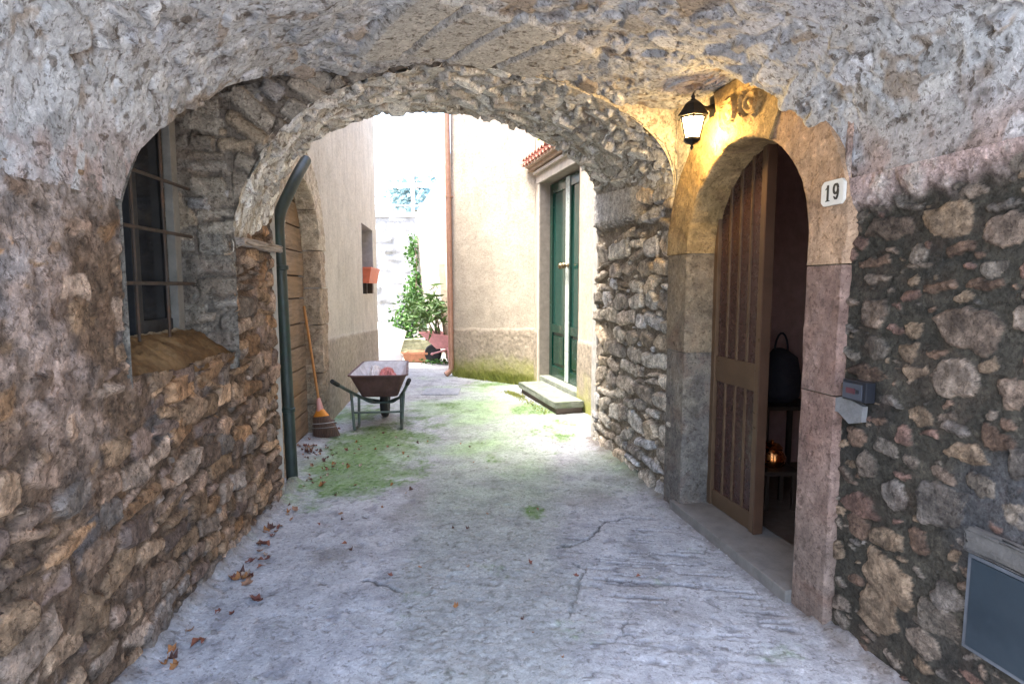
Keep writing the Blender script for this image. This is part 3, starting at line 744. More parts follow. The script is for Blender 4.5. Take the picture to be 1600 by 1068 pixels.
block('keystone', arcpts(D2(117.4), D2(72.6), DH, 9), [(DC+(2.64-DSP)/math.sin(a)*math.cos(a), 2.64) for a in np.linspace(D2(117.4), D2(72.6), 9)], ROCK_OCH, 231, .04, .2, key_relief)
block('joint_mortar', [(DC-DH-.006, -.02), (DC-DH-.006, .8)]+[(DC+(DH+.006)*math.cos(a), DSP+(DH+.006)*math.sin(a)) for a in np.linspace(PI, 0, 25)]+[(DC+DH+.006, .8), (DC+DH+.006, -.02)],
      [(uo0+.03, -.02), (uo0+.03, .8)]+[(DC+(ro(a)-.05)*math.cos(a), DSP+(ro(a)-.05)*math.sin(a)) for a in np.linspace(PI, 0, 25)]+[(uo1-.09, .8), (uo1-.09, -.02)], [(.20, .165, .12), (.25, .20, .15)], 299, .018, .19, nz=.002, caps=False)
# threshold stone
bm = bmesh.new(); R.box(bm, R.uY(2.64), R.uY(3.84), -.03, .062, -.30, .062, .010)
bmesh.ops.subdivide_edges(bm, edges=bm.edges, cuts=3, use_grid_fill=True)
do(from_bm('threshold', bm, mat_plain('grey threshold stone', (.155, .14, .125), .85, var=.25, b=.4, bd=.006)))
# closed glazed leaf
LD = -.185
ul0, ul1 = R.hit(1181, 845, LD)[0], DC+DH+.05
leaf = thing('door_leaf', None, None, tuple(R.P((ul0+ul1)/2, 0, LD))); adopt(leaf, dw); leaf['label'] = 'closed bronze door leaf with tall reeded glass strips'
W_ = ul1-ul0
bm = bmesh.new()
R.box(bm, ul0, ul0+.042, .065, 2.42, LD-.025, LD+.025, .005); R.box(bm, ul1-.09, ul1, .065, 2.42, LD-.025, LD+.025, .005)
for v0, v1 in ((.065, .17), (.90, 1.06), (2.34, 2.42)): R.box(bm, ul0+.042, ul1-.09, v0, v1, LD-.02, LD+.012, .004)
do(from_bm('frame', bm, M['bronze']), leaf)
inner0, inner1 = ul0+.042, ul1-.09; nb = 4; pw = (inner1-inner0)/nb
for k in range(nb):
    for v0, v1 in ((.17, .90), (1.06, 2.34)):
        bm = bmesh.new(); R.box(bm, inner0+k*pw+.006, inner0+(k+1)*pw-.006, v0, v1, LD-.006, LD+.002, 0); do(from_bm('glass_strip', bm, M['reeded']), leaf)
    if k:
        bm = bmesh.new(); R.box(bm, inner0+k*pw-.009, inner0+k*pw+.009, .17, .90, LD-.012, LD+.012, .005); R.box(bm, inner0+k*pw-.009, inner0+k*pw+.009, 1.06, 2.34, LD-.012, LD+.012, .005)
        do(from_bm('glazing_bar', bm, M['bronze']), leaf)
bm = bmesh.new(); R.box(bm, ul0-.014, ul0-.001, .065, 2.42, LD-.03, LD+.03, .003); do(from_bm('edge_strip', bm, mat_plain('dark door edge', (.07, .035, .02), .5)), leaf)
# the hall behind
hall = thing('entrance_hall', 'dim brown plastered hall seen through the open half door', 'hall', tuple(R.P(DC, 0, -1.2)))
bm = bmesh.new()
def quad(bm, *p): bm.faces.new([bm.verts.new(v) for v in p])
h0, h1, a0, a1 = -.21, -1.5, 1.9, 4.6
quad(bm, R.V(a0, 0, h1), R.V(a1, 0, h1), R.V(a1, 2.7, h1), R.V(a0, 2.7, h1))
quad(bm, R.V(a0, 0, h0), R.V(a0, 0, h1), R.V(a0, 2.7, h1), R.V(a0, 2.7, h0)); quad(bm, R.V(a1, 0, h0), R.V(a1, 0, h1), R.V(a1, 2.7, h1), R.V(a1, 2.7, h0))
quad(bm, R.V(a0, 2.7, h0), R.V(a0, 2.7, h1), R.V(a1, 2.7, h1), R.V(a1, 2.7, h0))
do(from_bm('hall_wall', bm, M['hall']), hall)
bm = bmesh.new(); quad(bm, R.V(a0, .03, h0-.05), R.V(a0, .03, h1), R.V(a1, .03, h1), R.V(a1, .03, h0-.05)); do(from_bm('hall_floor', bm, M['hall_floor']), hall)
bm = bmesh.new(); R.box(bm, a0, DC-DH-.02, 0, 2.7, h0-.02, h0, 0); R.box(bm, DC+DH+.06, a1, 0, 2.7, h0-.02, h0, 0); R.box(bm, DC-DH-.02, DC+DH+.06, 2.43, 2.7, h0-.02, h0, 0); do(from_bm('inner_lining', bm, M['hall']), hall)
# small table with a dark bag and copper lamp inside the hall
def inhall(x, y, h): u, v = R.hit(x, y, h); return R.V(u, v, h)
hb = -1.0
tb = inhall(1216, 655, hb); tz = .62
ht = thing('side_table', 'dark wooden side table standing inside the hall', 'table', (tb.x, tb.y, .03))
darkw = mat_plain('dark table wood', (.03, .018, .012), .5)
adopt(box('tabletop', (tb.x, tb.y, tz), (.42, .42, .03), darkw), ht)
for sx in (-.17, .17):
    for sy in (-.17, .17): adopt(box('leg', (tb.x+sx, tb.y+sy, (tz-.015+.03)/2), (.035, .035, tz-.045), darkw), ht)
bm = bmesh.new(); lathe(bm, [(.09, 0), (.13, .05), (.14, .2), (.11, .34), (.05, .4), (.02, .41)], (tb.x, tb.y, tz+.016), 20)
for v in bm.verts: v.co += Vector((.012*math.sin(v.co.z*40), .012*math.cos(v.co.z*31), 0))
bag = thing('bag', 'slouched black bag on the table inside the hall', 'bag', (tb.x, tb.y, tz+.016)); adopt(from_bm('bag_body', bm, M['darkbag'], None, True), bag)
adopt(tubeo('handle', [(tb.x-.05, tb.y, tz+.38)]+[(tb.x-.05*math.cos(a), tb.y, tz+.40+.14*math.sin(a)) for a in np.linspace(0, PI, 10)]+[(tb.x+.05, tb.y, tz+.38)], .008, M['darkbag'], None, 8), bag)
for (x, y, lab, r_) in ((1206, 718, 'round copper pot lowest beside the hall table', .085), (1212, 688, 'small copper jug glinting orange in the hall', .06)):
    p = inhall(x, y, -.62)
    z0 = max(p.z-.06, .03)
    if r_ == .06: z0 = .30
    pot = thing('copper_pot', lab, 'pot', (p.x, p.y, z0), 0, 'copper pots inside the hall')
    bm = bmesh.new(); lathe(bm, [(r_*.6, 0), (r_, r_*.5), (r_*1.05, r_), (r_*.75, r_*1.6), (r_*.8, r_*1.75)], (p.x, p.y, z0), 20); adopt(from_bm('pot_body', bm, M['coppot'], None, True), pot)
    bm = bmesh.new(); lathe(bm, [(r_*.8, 0), (r_*.5, r_*.3), (r_*.1, r_*.4), (r_*.12, r_*.6)], (p.x, p.y, z0+r_*1.76), 20); adopt(from_bm('lid', bm, M['coppot'], None, True), pot)
    if r_ == .06:
        st_ = thing('stool', 'low dark stool under the copper jug in the hall', 'stool', (p.x, p.y, .03))
        adopt(box('seat', (p.x, p.y, .285), (.24, .24, .028), darkw), st_)
        for sx in (-.09, .09):
            for sy in (-.09, .09): adopt(box('leg', (p.x+sx, p.y+sy, .15), (.028, .028, .24), darkw), st_)

# house number
un, vn = R.hit(1300, 301, .045)
plate = thing('house_number', 'white enamel number plate reading 19', 'sign', tuple(R.P(un, vn, .045)))
pw_, ph_ = .066, .052; ch = .016
bm = bmesh.new(); prism(bm, [(un-pw_+ch, vn-ph_), (un+pw_-ch, vn-ph_), (un+pw_, vn-ph_+ch), (un+pw_, vn+ph_-ch), (un+pw_-ch, vn+ph_), (un-pw_+ch, vn+ph_), (un-pw_, vn+ph_-ch), (un-pw_, vn-ph_+ch)], lambda u, v, h: R.V(u, v, h), .03, .045)
bmesh.ops.bevel(bm, geom=list(bm.edges), offset=.002, segments=2, affect='EDGES'); adopt(from_bm('plate', bm, M['enamel'], None, True), plate)
def numeral(s, cx, wdt, hgt, bm, fmap):
    """serif 1 and 9 drawn as strokes: (polyline, width) in a unit cell"""
    def stroke(pts, ws):
        pts = [np.array(p) for p in pts]; Lq, Rq = [], []
        for i, p in enumerate(pts):
            t = pts[min(i+1, len(pts)-1)]-pts[max(i-1, 0)]; t = t/np.linalg.norm(t); nn = np.array([-t[1], t[0]])*ws[i]/2
            Lq.append(p+nn); Rq.append(p-nn)
        for i in range(len(pts)-1):
            for h_ in (0,):
                q = [Lq[i], Lq[i+1], Rq[i+1], Rq[i]]
                prism(bm, [tuple(a) for a in q], fmap, .0452, .0462)
    if s == '1':
        stroke([(.5, .04), (.5, 1)], [.3, .3]); stroke([(.2, .03), (.8, .03)], [.06, .06]); stroke([(.14, .74), (.3, .80), (.5, .97)], [.05, .09, .13])
    else:
        a = np.linspace(0, 2*PI, 25)
        stroke([(.5+.30*math.cos(k), .69+.27*math.sin(k)) for k in a], [.12+.17*abs(math.cos(k)) for k in a])
        b = np.linspace(.15, -2.35, 16)
        stroke([(.5+.33*math.cos(k)*(1 if k > -1.6 else .95), .47+.42*math.sin(k)+.05) for k in b], [.24 if k > -1.2 else .13 for k in b])
        stroke([(.24, .17), (.30, .22)], [.14, .14])
# u grows away from the camera, i.e. to the left in the picture, so mirror the glyphs
for s, off in (('1', .024), ('9', -.022)):
    bm = bmesh.new(); W2, H2 = .05, .068
    numeral(s, 0, W2, H2, bm, lambda a, b, h, off=off: R.V(un+off-(a-.5)*W2*.82, vn+(b-.5)*H2, h)); adopt(from_bm('numeral', bm, M['ink']), plate)
# door bell
ub, vb_ = R.hit(1339, 610, .03)
bell = thing('doorbell', 'dark doorbell box with pale name slip beside the door jamb', 'doorbell', tuple(R.P(ub, vb_, .02)))
bm = bmesh.new(); R.box(bm, ub-.062, ub+.062, vb_-.042, vb_+.042, .0, .045, .006); adopt(from_bm('casing', bm, M['greyplastic']), bell)
bm = bmesh.new(); R.box(bm, ub-.045, ub+.056, vb_-.034, vb_+.03, .0455, .049, .002); adopt(from_bm('face_plate', bm, M['silver']), bell)
bm = bmesh.new(); R.box(bm, ub-.012, ub+.036, vb_-.012, vb_+.010, .0492, .0515, .001); adopt(from_bm('name_slip', bm, M['labelred']), bell)
bm = bmesh.new(); R.box(bm, ub-.033, ub-.018, vb_-.008, vb_+.008, .0492, .054, .002); adopt(from_bm('button', bm, M['greyplastic']), bell)
bm = bmesh.new(); um, vm = R.hit(1332, 640, .0)
prism(bm, [(um+.16, vm+.012), (um+.02, vm+.055), (um-.08, vm+.03), (um-.075, vm-.035), (um-.01, vm-.055), (um+.05, vm-.02), (um+.16, vm-.012)], lambda u, v, h: R.V(u, v, h), .0, .024)
adopt(from_bm('mortar_patch', bm, M['mortarpatch']), rw)
# meter box
u1m, vtm = R.hit(1514, 862, .02); _, vbm = R.hit(1510, 1012, .02); u0m = u1m-.52
mb_ = thing('meter_box', 'blue grey metal meter cupboard low in the stone wall', 'meter box', tuple(R.P((u0m+u1m)/2, (vtm+vbm)/2, .02)))
bm = bmesh.new(); R.box(bm, u0m+.014, u1m-.014, vbm+.014, vtm-.014, -.02, .026, .003); adopt(from_bm('door', bm, M['bluegrey']), mb_)
bm = bmesh.new(); R.box(bm, u0m, u1m, vtm-.013, vtm, -.02, .022, .002); R.box(bm, u0m, u1m, vbm, vbm+.013, -.02, .022, .002); R.box(bm, u1m-.013, u1m, vbm+.013, vtm-.013, -.02, .022, .002); R.box(bm, u0m, u0m+.013, vbm+.013, vtm-.013, -.02, .022, .002)
adopt(from_bm('frame', bm, M['worn']), mb_)
bm = bmesh.new(); R.box(bm, u0m-.1, u1m+.01, vtm+.006, vtm+.085, -.02, .03, .01); bmesh.ops.subdivide_edges(bm, edges=bm.edges, cuts=5, use_grid_fill=True)
for v in bm.verts: v.co += Vector([random.uniform(-.005, .005) for _ in range(3)])
o = adopt(from_bm('lintel_stone', bm, mat_plain('lintel limestone', (.075, .07, .064), .9, var=.35, b=.6, bd=.01), None, True), rw)

# ------------------------------------------------------------------ wall lantern (lit)
Yl = 3.36; lc = Vector(at_depth(1082, 192, Yl).tolist())
lan = thing('wall_lantern', 'lit black wall lantern with glowing glass above the doorway', 'lamp', tuple(lc))
def la(o): return adopt(o, lan)
zt = lc.z
NS = 6
def hexring(r, z, rot=.3): return [(lc.x+r*math.cos(2*PI*k/NS+rot), lc.y+r*math.sin(2*PI*k/NS+rot), z) for k in range(NS)]
bm = bmesh.new()
prof = [(.092, zt+.028), (.094, zt+.036), (.080, zt+.052), (.062, zt+.078), (.050, zt+.098), (.032, zt+.114), (.018, zt+.120)]
rings = [[bm.verts.new(p) for p in hexring(r, z)] for r, z in prof]
for i in range(len(rings)-1):
    for k in range(NS): bm.faces.new((rings[i][k], rings[i][(k+1) % NS], rings[i+1][(k+1) % NS], rings[i+1][k]))
bm.faces.new(rings[0][::-1]); bm.faces.new(rings[-1]); la(from_bm('cap', bm, M['lamp_iron']))
bm = bmesh.new(); lathe(bm, [(.010, 0), (.016, .006), (.009, .014), (.013, .024), (.006, .034), (.002, .046)], (lc.x, lc.y, zt+.120), 12); la(from_bm('finial', bm, M['lamp_iron'], None, True))
rt, rb, z1, z0 = .072, .044, zt+.028, zt-.088
tops, bots = hexring(rt, z1), hexring(rb, z0)
bm = bmesh.new()
for k in range(NS): tube(bm, [tops[k], bots[k]], .006, 6)
for rr_, zz in ((rt, z1-.004), (rb, z0)):
    rg = hexring(rr_, zz)
    for k in range(NS): tube(bm, [rg[k], rg[(k+1) % NS]], .006, 6)
la(from_bm('cage', bm, M['lamp_iron']))
glassm = mat_emit('lit lantern glass', (1.0, .66, .25), 42)
ti, bi = hexring(rt-.006, z1-.003), hexring(rb-.005, z0+.003)
for k in range(NS):
    bm = bmesh.new(); quad(bm, ti[k], ti[(k+1) % NS], bi[(k+1) % NS], bi[k]); la(from_bm('glass_pane', bm, glassm))
bm = bmesh.new(); prof = [(.050, z0), (.052, z0-.008), (.036, z0-.022), (.016, z0-.030)]
rings = [[bm.verts.new(p) for p in hexring(r, z)] for r, z in prof]
for i in range(len(rings)-1):
    for k in range(NS): bm.faces.new((rings[i][k], rings[i][(k+1) % NS], rings[i+1][(k+1) % NS], rings[i+1][k]))
bm.faces.new(rings[0][::-1]); bm.faces.new(rings[-1]); la(from_bm('base', bm, M['lamp_iron']))
bm = bmesh.new(); lathe(bm, [(.012, 0), (.006, -.010), (.011, -.020), (.003, -.034)], (lc.x, lc.y, z0-.028), 12); la(from_bm('drop_finial', bm, M['lamp_iron'], None, True))
um_, vm_ = R.hit(1120, 166, .0); mp_ = R.V(um_, vm_, .012)
la(tubeo('bracket_arm', rpath([mp_, mp_+(lc-mp_)*.45+Vector((0, 0, .02)), Vector((lc.x, lc.y, zt+.128))], .05), [.016]*2+[.013]*5+[.011], M['lamp_iron']))
bm = bmesh.new(); R.box(bm, um_-.035, um_+.035, vm_-.075, vm_+.06, -.005, .03, .012); la(from_bm('back_plate', bm, M['lamp_iron']))

# ------------------------------------------------------------------ ground
def make_ground():
    def axis(parts):
        o = []
        for a, b, st in parts: o.append(np.arange(a, b, st))
        return np.concatenate(o)
    X = axis([(-160, -20, 20), (-20, -4, 2), (-4, -2.6, .14), (-2.6, -1.8, .035), (-1.8, 1.7, .0095), (1.7, 4, .1), (4, 20, 2), (20, 161, 20)])
    Y = axis([(-160, -20, 20), (-20, -2, 2), (-2, 1.7, .12), (1.7, 4.3, .0095), (4.3, 7, .017), (7, 11, .04), (11, 18, .12), (18, 40, 2), (40, 241, 20)])
    x, y = np.meshgrid(X, Y, indexing='ij'); z = np.zeros_like(x)
    low = fbm(x, y, z, 1.1, 4, 301); mid = fbm(x, y, z, 5, 5, 302); fine = fbm(x, y, z, 26, 4, 303)
    near = sstep(12, 9, np.abs(y))
    h = low*.012+mid*.006+fine*.0022
    # tamped tining lines near the doorway (run across the lane)
    ax, ay = .99, .14
    a = x*ax-y*ay; b = x*ay+y*ax
    ln = fbm(a*.045, b, z, 34, 3, 305); msk = sstep(.15, .55, x+low*.5)*sstep(2.0, 2.5, y)*sstep(3.9, 3.3, y)*sstep(.10, .2, 1.871-.1907*y-x)*sstep(-.25, .2, fbm(x, y, z, 2.2, 3, 306))
    gro = sstep(.10, .32, ln)*msk; h = h-gro*.013
    # cracks
    def crack(pts, w):
        d = np.full(x.shape, 9.0)
        wx = x+fbm(x, y, z, 9, 3, 310)*.05; wy = y+fbm(x, y, z+5, 9, 3, 311)*.05
        for (p, q) in zip(pts[:-1], pts[1:]):
            p = np.array(p); q = np.array(q); e = q-p; t = np.clip(((wx-p[0])*e[0]+(wy-p[1])*e[1])/(e@e), 0, 1)
            d = np.minimum(d, np.hypot(wx-p[0]-t*e[0], wy-p[1]-t*e[1]))
        return sstep(w, w*.3, d)
    gp = lambda *l: [tuple(at_ground(*p)[:2]) for p in l]
    cr = crack(gp((872, 856), (905, 850), (935, 830), (945, 815), (985, 808)), .011)
    cr = np.maximum(cr, crack(gp((890, 965), (903, 915), (915, 890), (900, 880)), .010)*.8)
    cr = np.maximum(cr, crack(gp((570, 905), (600, 915), (622, 922)), .016))
    cr = np.maximum(cr, crack(gp((925, 1003), (965, 1000), (985, 955)), .007)*.7)
    h = h-cr*.010
    pits = sstep(.22, .5, fbm(x, y, z, 13, 3, 320)); h = h-pits*.006*near
    # dirt fillets along the foot of both walls
    dl = x-(-1.291-.0836*y); dr = (1.871-.1907*y)-x
    inp = sstep(5.75, 5.6, y)
    fr_ = np.exp(-np.clip(dr, 0, 9)/.06)*(dr > -.3)*inp*((y > 4.02)|(y < 2.5)); fl_ = np.exp(-np.clip(dl, 0, 9)/.05)*(dl > -.3)*sstep(4.4, 4.3, y)
    nzf = fbm(x, y, z, 8, 4, 330)
    h = h+fr_*(.03+.03*nzf)*(dr > -.06)+fl_*(.05+.04*nzf)*(dl > -.06)
    C = np.empty(x.shape+(3,)); C[...] = (.41, .415, .43)
    C = mixc(C, (.30, .30, .315), sstep(-.1, .5, mid)*.75); C = mixc(C, (.47, .47, .48), sstep(.1, .5, -low+fine*.3)*.7)
    C = mixc(C, (.25, .235, .225), sstep(.05, .45, fbm(x, y, z, 2.1, 5, 340))*.6); C = mixc(C, (.46, .46, .475), sstep(.05, .4, fbm(x, y, z, 1.5, 5, 341))*.7)
    C = mixc(C, (.22, .22, .24), sstep(.2, .42, fbm(x, y, z, 8, 5, 342))*.6)
    C = mixc(C, (.16, .16, .17), pits*.5); C = mixc(C, (.11, .11, .12), gro*.95); C = mixc(C, (.05, .05, .05), cr*.9)
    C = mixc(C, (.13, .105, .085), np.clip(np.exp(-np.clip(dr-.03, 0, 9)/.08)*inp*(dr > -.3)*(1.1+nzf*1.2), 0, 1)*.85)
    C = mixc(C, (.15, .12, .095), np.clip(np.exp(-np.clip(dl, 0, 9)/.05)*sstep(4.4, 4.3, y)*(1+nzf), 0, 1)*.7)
    tr = sstep(.62, .25, np.abs(x+.10+.02*y+low*.25)+mid*.18)*sstep(9, 7, y)
    C = mixc(C, (.29, .305, .28), tr*.55); C = mixc(C, (.16, .165, .15), tr*sstep(.12, .4, fine+mid*.4)*.6); h = h+tr*fine*.004
    # moss
    mo = np.zeros_like(x); mn = fbm(x, y, z, 3.2, 5, 350)
    for (pxx, pyy, rx, ry, k) in ((560, 735, .62, .85, 1.1), (500, 765, .35, .4, .7), (590, 690, .65, .9, 1.1), (640, 660, .5, .7, .7), (830, 640, .40, .5, 1.0), (880, 665, .3, .4, .8), (835, 795, .10, .20, .8), (760, 600, .8, .35, .7), (700, 640, .9, .9, .45), (760, 700, .5, 1.0, .35), (680, 720, .35, 1.0, .3), (915, 950, .12, .35, .35), (865, 680, .35, .6, .6), (820, 900, .1, .2, .25), (560, 645, .5, .8, .8)):
        c = at_ground(pxx, pyy); d = np.hypot((x-c[0])/rx, (y-c[1])/ry); mo = np.maximum(mo, k*sstep(1.35, .2, d))
    film = sstep(-.15, .45, fbm(x, y, z, .9, 5, 352))*sstep(3.6, 5.2, y)*sstep(11, 9, y)*sstep(-1.9, -1.3, x+.19*(y-4))
    C = mixc(C, (.31, .42, .24), np.clip(film*.8+tr*.25*sstep(2.5, 5, y), 0, .9))
    mo = sstep(.30, 1.0, mo+mn*.95+fine*.35)
    C = mixc(C, (.17, .255, .11), mo*.9); C = mixc(C, (.09, .17, .035), sstep(.45, .95, mo)*sstep(-.05, .35, fine+mid*.5)*.8)
    h = h+mo*.004*sstep(0, .4, fine)
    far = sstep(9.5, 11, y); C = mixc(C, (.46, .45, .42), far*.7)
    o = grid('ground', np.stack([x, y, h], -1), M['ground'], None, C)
    return tag(o, 'worn grey concrete lane with green moss', None, None, 'structure')
make_ground()
# drain cover
c = at_ground(690, 612)
dg = thing('drain_cover', 'flat grey drain cover set in the lane before the pale house', 'drain cover', (c[0], c[1], .01))
bm = bmesh.new(); bx(bm, (c[0], c[1], .004), (.52, .5, .02), .004)
for k in range(9): bx(bm, (c[0]-.21+k*.0525, c[1], .0155), (.022, .44, .008), .002)
adopt(from_bm('grate', bm, mat_plain('grey cast drain cover', (.33, .34, .37), .8, .1, var=.2)), dg)

# ------------------------------------------------------------------ left house beyond the arch
L2 = Fr((-2.058, 6.503), (-2.507, 10.754), -1)
YW0, YW1 = 3.85, 10.74
lh = thing('plaster_house', 'grey beige rendered house on the left with a slot window', 'house', tuple(L2.P(L2.uY(8.5), 0, 0)))
def plaster_panel(name, fr, u0, u1, v1, step, parent, colr, dado, seed, keepf=None, damp=0, flip=False):
    ua = np.arange(u0, u1+step*.5, step); ua[-1] = u1; va = np.arange(-.02, v1, step); U, V = np.meshgrid(ua, va, indexing='ij')
    P = fr.P(U, V, 0); x, y, z = P[..., 0], P[..., 1], P[..., 2]
    low = fbm(x, y, z, .9, 4, seed); mid = fbm(x, y, z, 4, 4, seed+1); fine = fbm(x, y, z, 24, 3, seed+2)
    st = fbm(x, y, z*.12, 7, 4, seed+3)      # rain streaks down the render
    H = low*.012+mid*.004+fine*.0022
    C = np.empty(P.shape); C[...] = colr[0]; C = mixc(C, colr[1], sstep(-.2, .5, low+mid*.5)*.7); C = mixc(C, colr[2], sstep(.0, .5, st)*.55)
    if dado is not None:
        d = sstep(.012, -.012, z-dado(U)-mid*.012)
        C = mixc(C, colr[3], d*.95); C = mixc(C, np.array(colr[3])*.6, d*sstep(-.05, .35, fine)*.7); C = mixc(C, np.array(colr[3])*1.35, d*sstep(.1, .4, -fine)*.6); H = H+d*(.010+fine*.005)
        if damp: C = mixc(C, (.33, .33, .10), sstep(damp, damp*.2, z+mid*.25)*.75)
        if damp: C = mixc(C, (.22, .23, .05), sstep(damp*.6, 0, z+mid*.2)*.7)
    k = None if keepf is None else keepf(U, V)
    return adopt(grid(name, fr.P(U, V, H), M['plaster'], None, C, k, flip), parent)
wu0, wu1 = L2.uY(9.0), L2.uY(10.22); wv0, wv1 = 1.41, 2.50
PU0, PU1 = L2.uY(4.72), L2.uY(5.93); PC = (PU0+PU1)/2; PR = (PU1-PU0)/2; PSP = 1.88
def keepL(U, V):
    w = (U > wu0) & (U < wu1) & (V > wv0) & (V < wv1)
    d = np.where(V < PSP, np.abs(U-PC) < PR+.12, np.hypot(U-PC, V-PSP) < PR+.12)
    return ~(w | d)
HL = 5.6
plaster_panel('front_wall', L2, L2.uY(YW0), L2.uY(YW1), HL, .026, lh, [(.53, .48, .41), (.46, .41, .345), (.38, .335, .285), (.36, .305, .24)], lambda U: np.interp(U, (0, 4.3), (.93, .735)), 401, keepL)
bm = bmesh.new(); ue = L2.uY(YW1)
quad(bm, L2.V(ue, 0, 0), L2.V(ue, 0, -3), L2.V(ue, HL, -3), L2.V(ue, HL, 0)); quad(bm, L2.V(L2.uY(YW0), HL, 0), L2.V(ue, HL, 0), L2.V(ue, HL, -3), L2.V(L2.uY(YW0), HL, -3)); quad(bm, L2.V(L2.uY(YW0), 0, -3), L2.V(ue, 0, -3), L2.V(ue, HL, -3), L2.V(L2.uY(YW0), HL, -3))
adopt(from_bm('side_wall', bm, mat_plain('render side', (.45, .42, .38), .95)), lh)
bm = bmesh.new(); d_ = .26
for q in (((wu0, wv0), (wu1, wv0)), ((wu1, wv0), (wu1, wv1)), ((wu1, wv1), (wu0, wv1)), ((wu0, wv1), (wu0, wv0))):
    quad(bm, L2.V(*q[0], .004), L2.V(*q[1], .004), L2.V(*q[1], -d_), L2.V(*q[0], -d_))
wn = thing('window', None, None); adopt(wn, lh); adopt(from_bm('reveal', bm, mat_plain('window reveal render', (.34, .31, .29), .9, b=.4)), wn)
bm = bmesh.new(); quad(bm, L2.V(wu0, wv0, -d_), L2.V(wu1, wv0, -d_), L2.V(wu1, wv1, -d_), L2.V(wu0, wv1, -d_)); adopt(from_bm('pane', bm, mat_plain('dim grey pane', (.16, .15, .15), .3)), wn)
bm = bmesh.new()
for a in (wu0, (wu0+wu1)/2-.02, wu1-.05): L2.box(bm, a, a+.05, wv0+.002, wv1-.002, -d_+.002, -d_+.03)
adopt(from_bm('frame', bm, mat_plain('grey window frame', (.25, .23, .22), .7)), wn)
# flower trough on the sill
fb = thing('window_box', 'orange plastic flower box on the slot window sill', 'planter', tuple(L2.P((wu0+wu1)/2, wv0+.19, .03)))
bm = bmesh.new(); b0, b1 = wu0+.08, wu1-.06; zb, zt_ = wv0+.17, wv0+.42
def trough(bm, fr, u0, u1, z0, z1, h0, h1, tp=.04, th=.015):
    o0 = [fr.V(u0+tp, z0, h0+tp), fr.V(u1-tp, z0, h0+tp), fr.V(u1-tp, z0, h1-tp), fr.V(u0+tp, z0, h1-tp)]; o1 = [fr.V(u0, z1, h0), fr.V(u1, z1, h0), fr.V(u1, z1, h1), fr.V(u0, z1, h1)]
    i1 = [fr.V(u0+th, z1, h0+th), fr.V(u1-th, z1, h0+th), fr.V(u1-th, z1, h1-th), fr.V(u0+th, z1, h1-th)]; i0 = [fr.V(u0+tp+th, z0+.05, h0+tp+th), fr.V(u1-tp-th, z0+.05, h0+tp+th), fr.V(u1-tp-th, z0+.05, h1-tp-th), fr.V(u0+tp+th, z0+.05, h1-tp-th)]
    R_ = [[bm.verts.new(v) for v in q] for q in (o0, o1, i1, i0)]
    for a, b in zip(R_[:-1], R_[1:]):
        for k in range(4): bm.faces.new((a[k], a[(k+1) % 4], b[(k+1) % 4], b[k]))
    bm.faces.new(R_[0][::-1]); bm.faces.new(R_[3])
trough(bm, L2, b0, b1, zb, zt_-.035, -.10, .12); adopt(from_bm('trough_body', bm, M['terracotta']), fb)
bm = bmesh.new()
for h_ in (-.112, .112): L2.box(bm, b0-.02, b1+.02, zt_-.035, zt_, h_-.014, h_+.014, .004)
for u_ in (b0-.005, b1+.005): L2.box(bm, u_-.014, u_+.014, zt_-.034, zt_-.001, -.098, .098, .004)
adopt(from_bm('rim', bm, M['terracotta']), fb)
bm = bmesh.new(); L2.box(bm, b0+.05, b1-.05, zb+.1, zt_-.07, -.07, .09, .01); adopt(from_bm('soil', bm, mat_plain('potting soil', (.06, .04, .03), 1)), fb)
bm = bmesh.new()
for a in (b0+.2, b1-.2):
    bm = bmesh.new(); L2.box(bm, a-.012, a+.012, wv0-.002, zb+.01, -.06, .02, .002); adopt(from_bm('support', bm, M['iron']), fb)

# arched portal of big blocks with a boarded door
po_ = thing('stone_doorway', 'arched doorway of worn brown blocks closed by old boards', 'doorway', tuple(L2.P(PC, 0, 0)))
PB = [(.33, .255, .185), (.40, .32, .24), (.25, .22, .17)]
zz = [-.02, .30, .62, 1.12, 1.50, PSP]
r = np.random.default_rng(61)
for k in range(5):
    w1, w2 = .30+r.uniform(-.05, .05), .34+r.uniform(-.05, .05)
    block('jamb_stone', [(PU1, zz[k]+.005), (PU1, zz[k+1]-.005)], [(PU1+w1, zz[k]+.005), (PU1+w1, zz[k+1]-.005)], PB[:2] if k > 1 else PB, 501+k*5, .035, .14, parent=po_, fr=L2, nz=.016)
    block('jamb_stone', [(PU0, zz[k]+.005), (PU0, zz[k+1]-.005)], [(PU0-w2, zz[k]+.005), (PU0-w2, zz[k+1]-.005)], PB[:2], 551+k*5, .035, .14, parent=po_, fr=L2, nz=.016)
ang = [0, 40, 78, 102, 140, 180]
for k in range(5):
    A = np.linspace(D2(ang[k]+.5), D2(ang[k+1]-.5), 7); wv = .30
    block('voussoir', [(PC+PR*math.cos(a), PSP+PR*math.sin(a)) for a in A], [(PC+(PR+wv)*math.cos(a), PSP+(PR+wv)*math.sin(a)) for a in A], [(.45, .38, .29), (.52, .45, .36)], 601+k*5, .035, .14, parent=po_, fr=L2, nz=.012)
dl_ = thing('door', None, None, tuple(L2.P(PC, 0, -.14))); adopt(dl_, po_)
vb2 = [.0, .24, .46, .70, .92, 1.15, 1.40, 1.62, 1.86, 2.10, 2.34, 2.55]
for k in range(11):
    bm = bmesh.new(); L2.box(bm, PU0-.06, PU1+.06, vb2[k]+.006, vb2[k+1]-.006, -.19, -.135+r.uniform(-.008, .008), .012); adopt(from_bm('board', bm, M['oldwood']), dl_)
bm = bmesh.new(); L2.box(bm, PU0-.06, PU1+.06, 0, 2.56, -.23, -.195, 0); adopt(from_bm('door_backing', bm, M['black']), dl_)

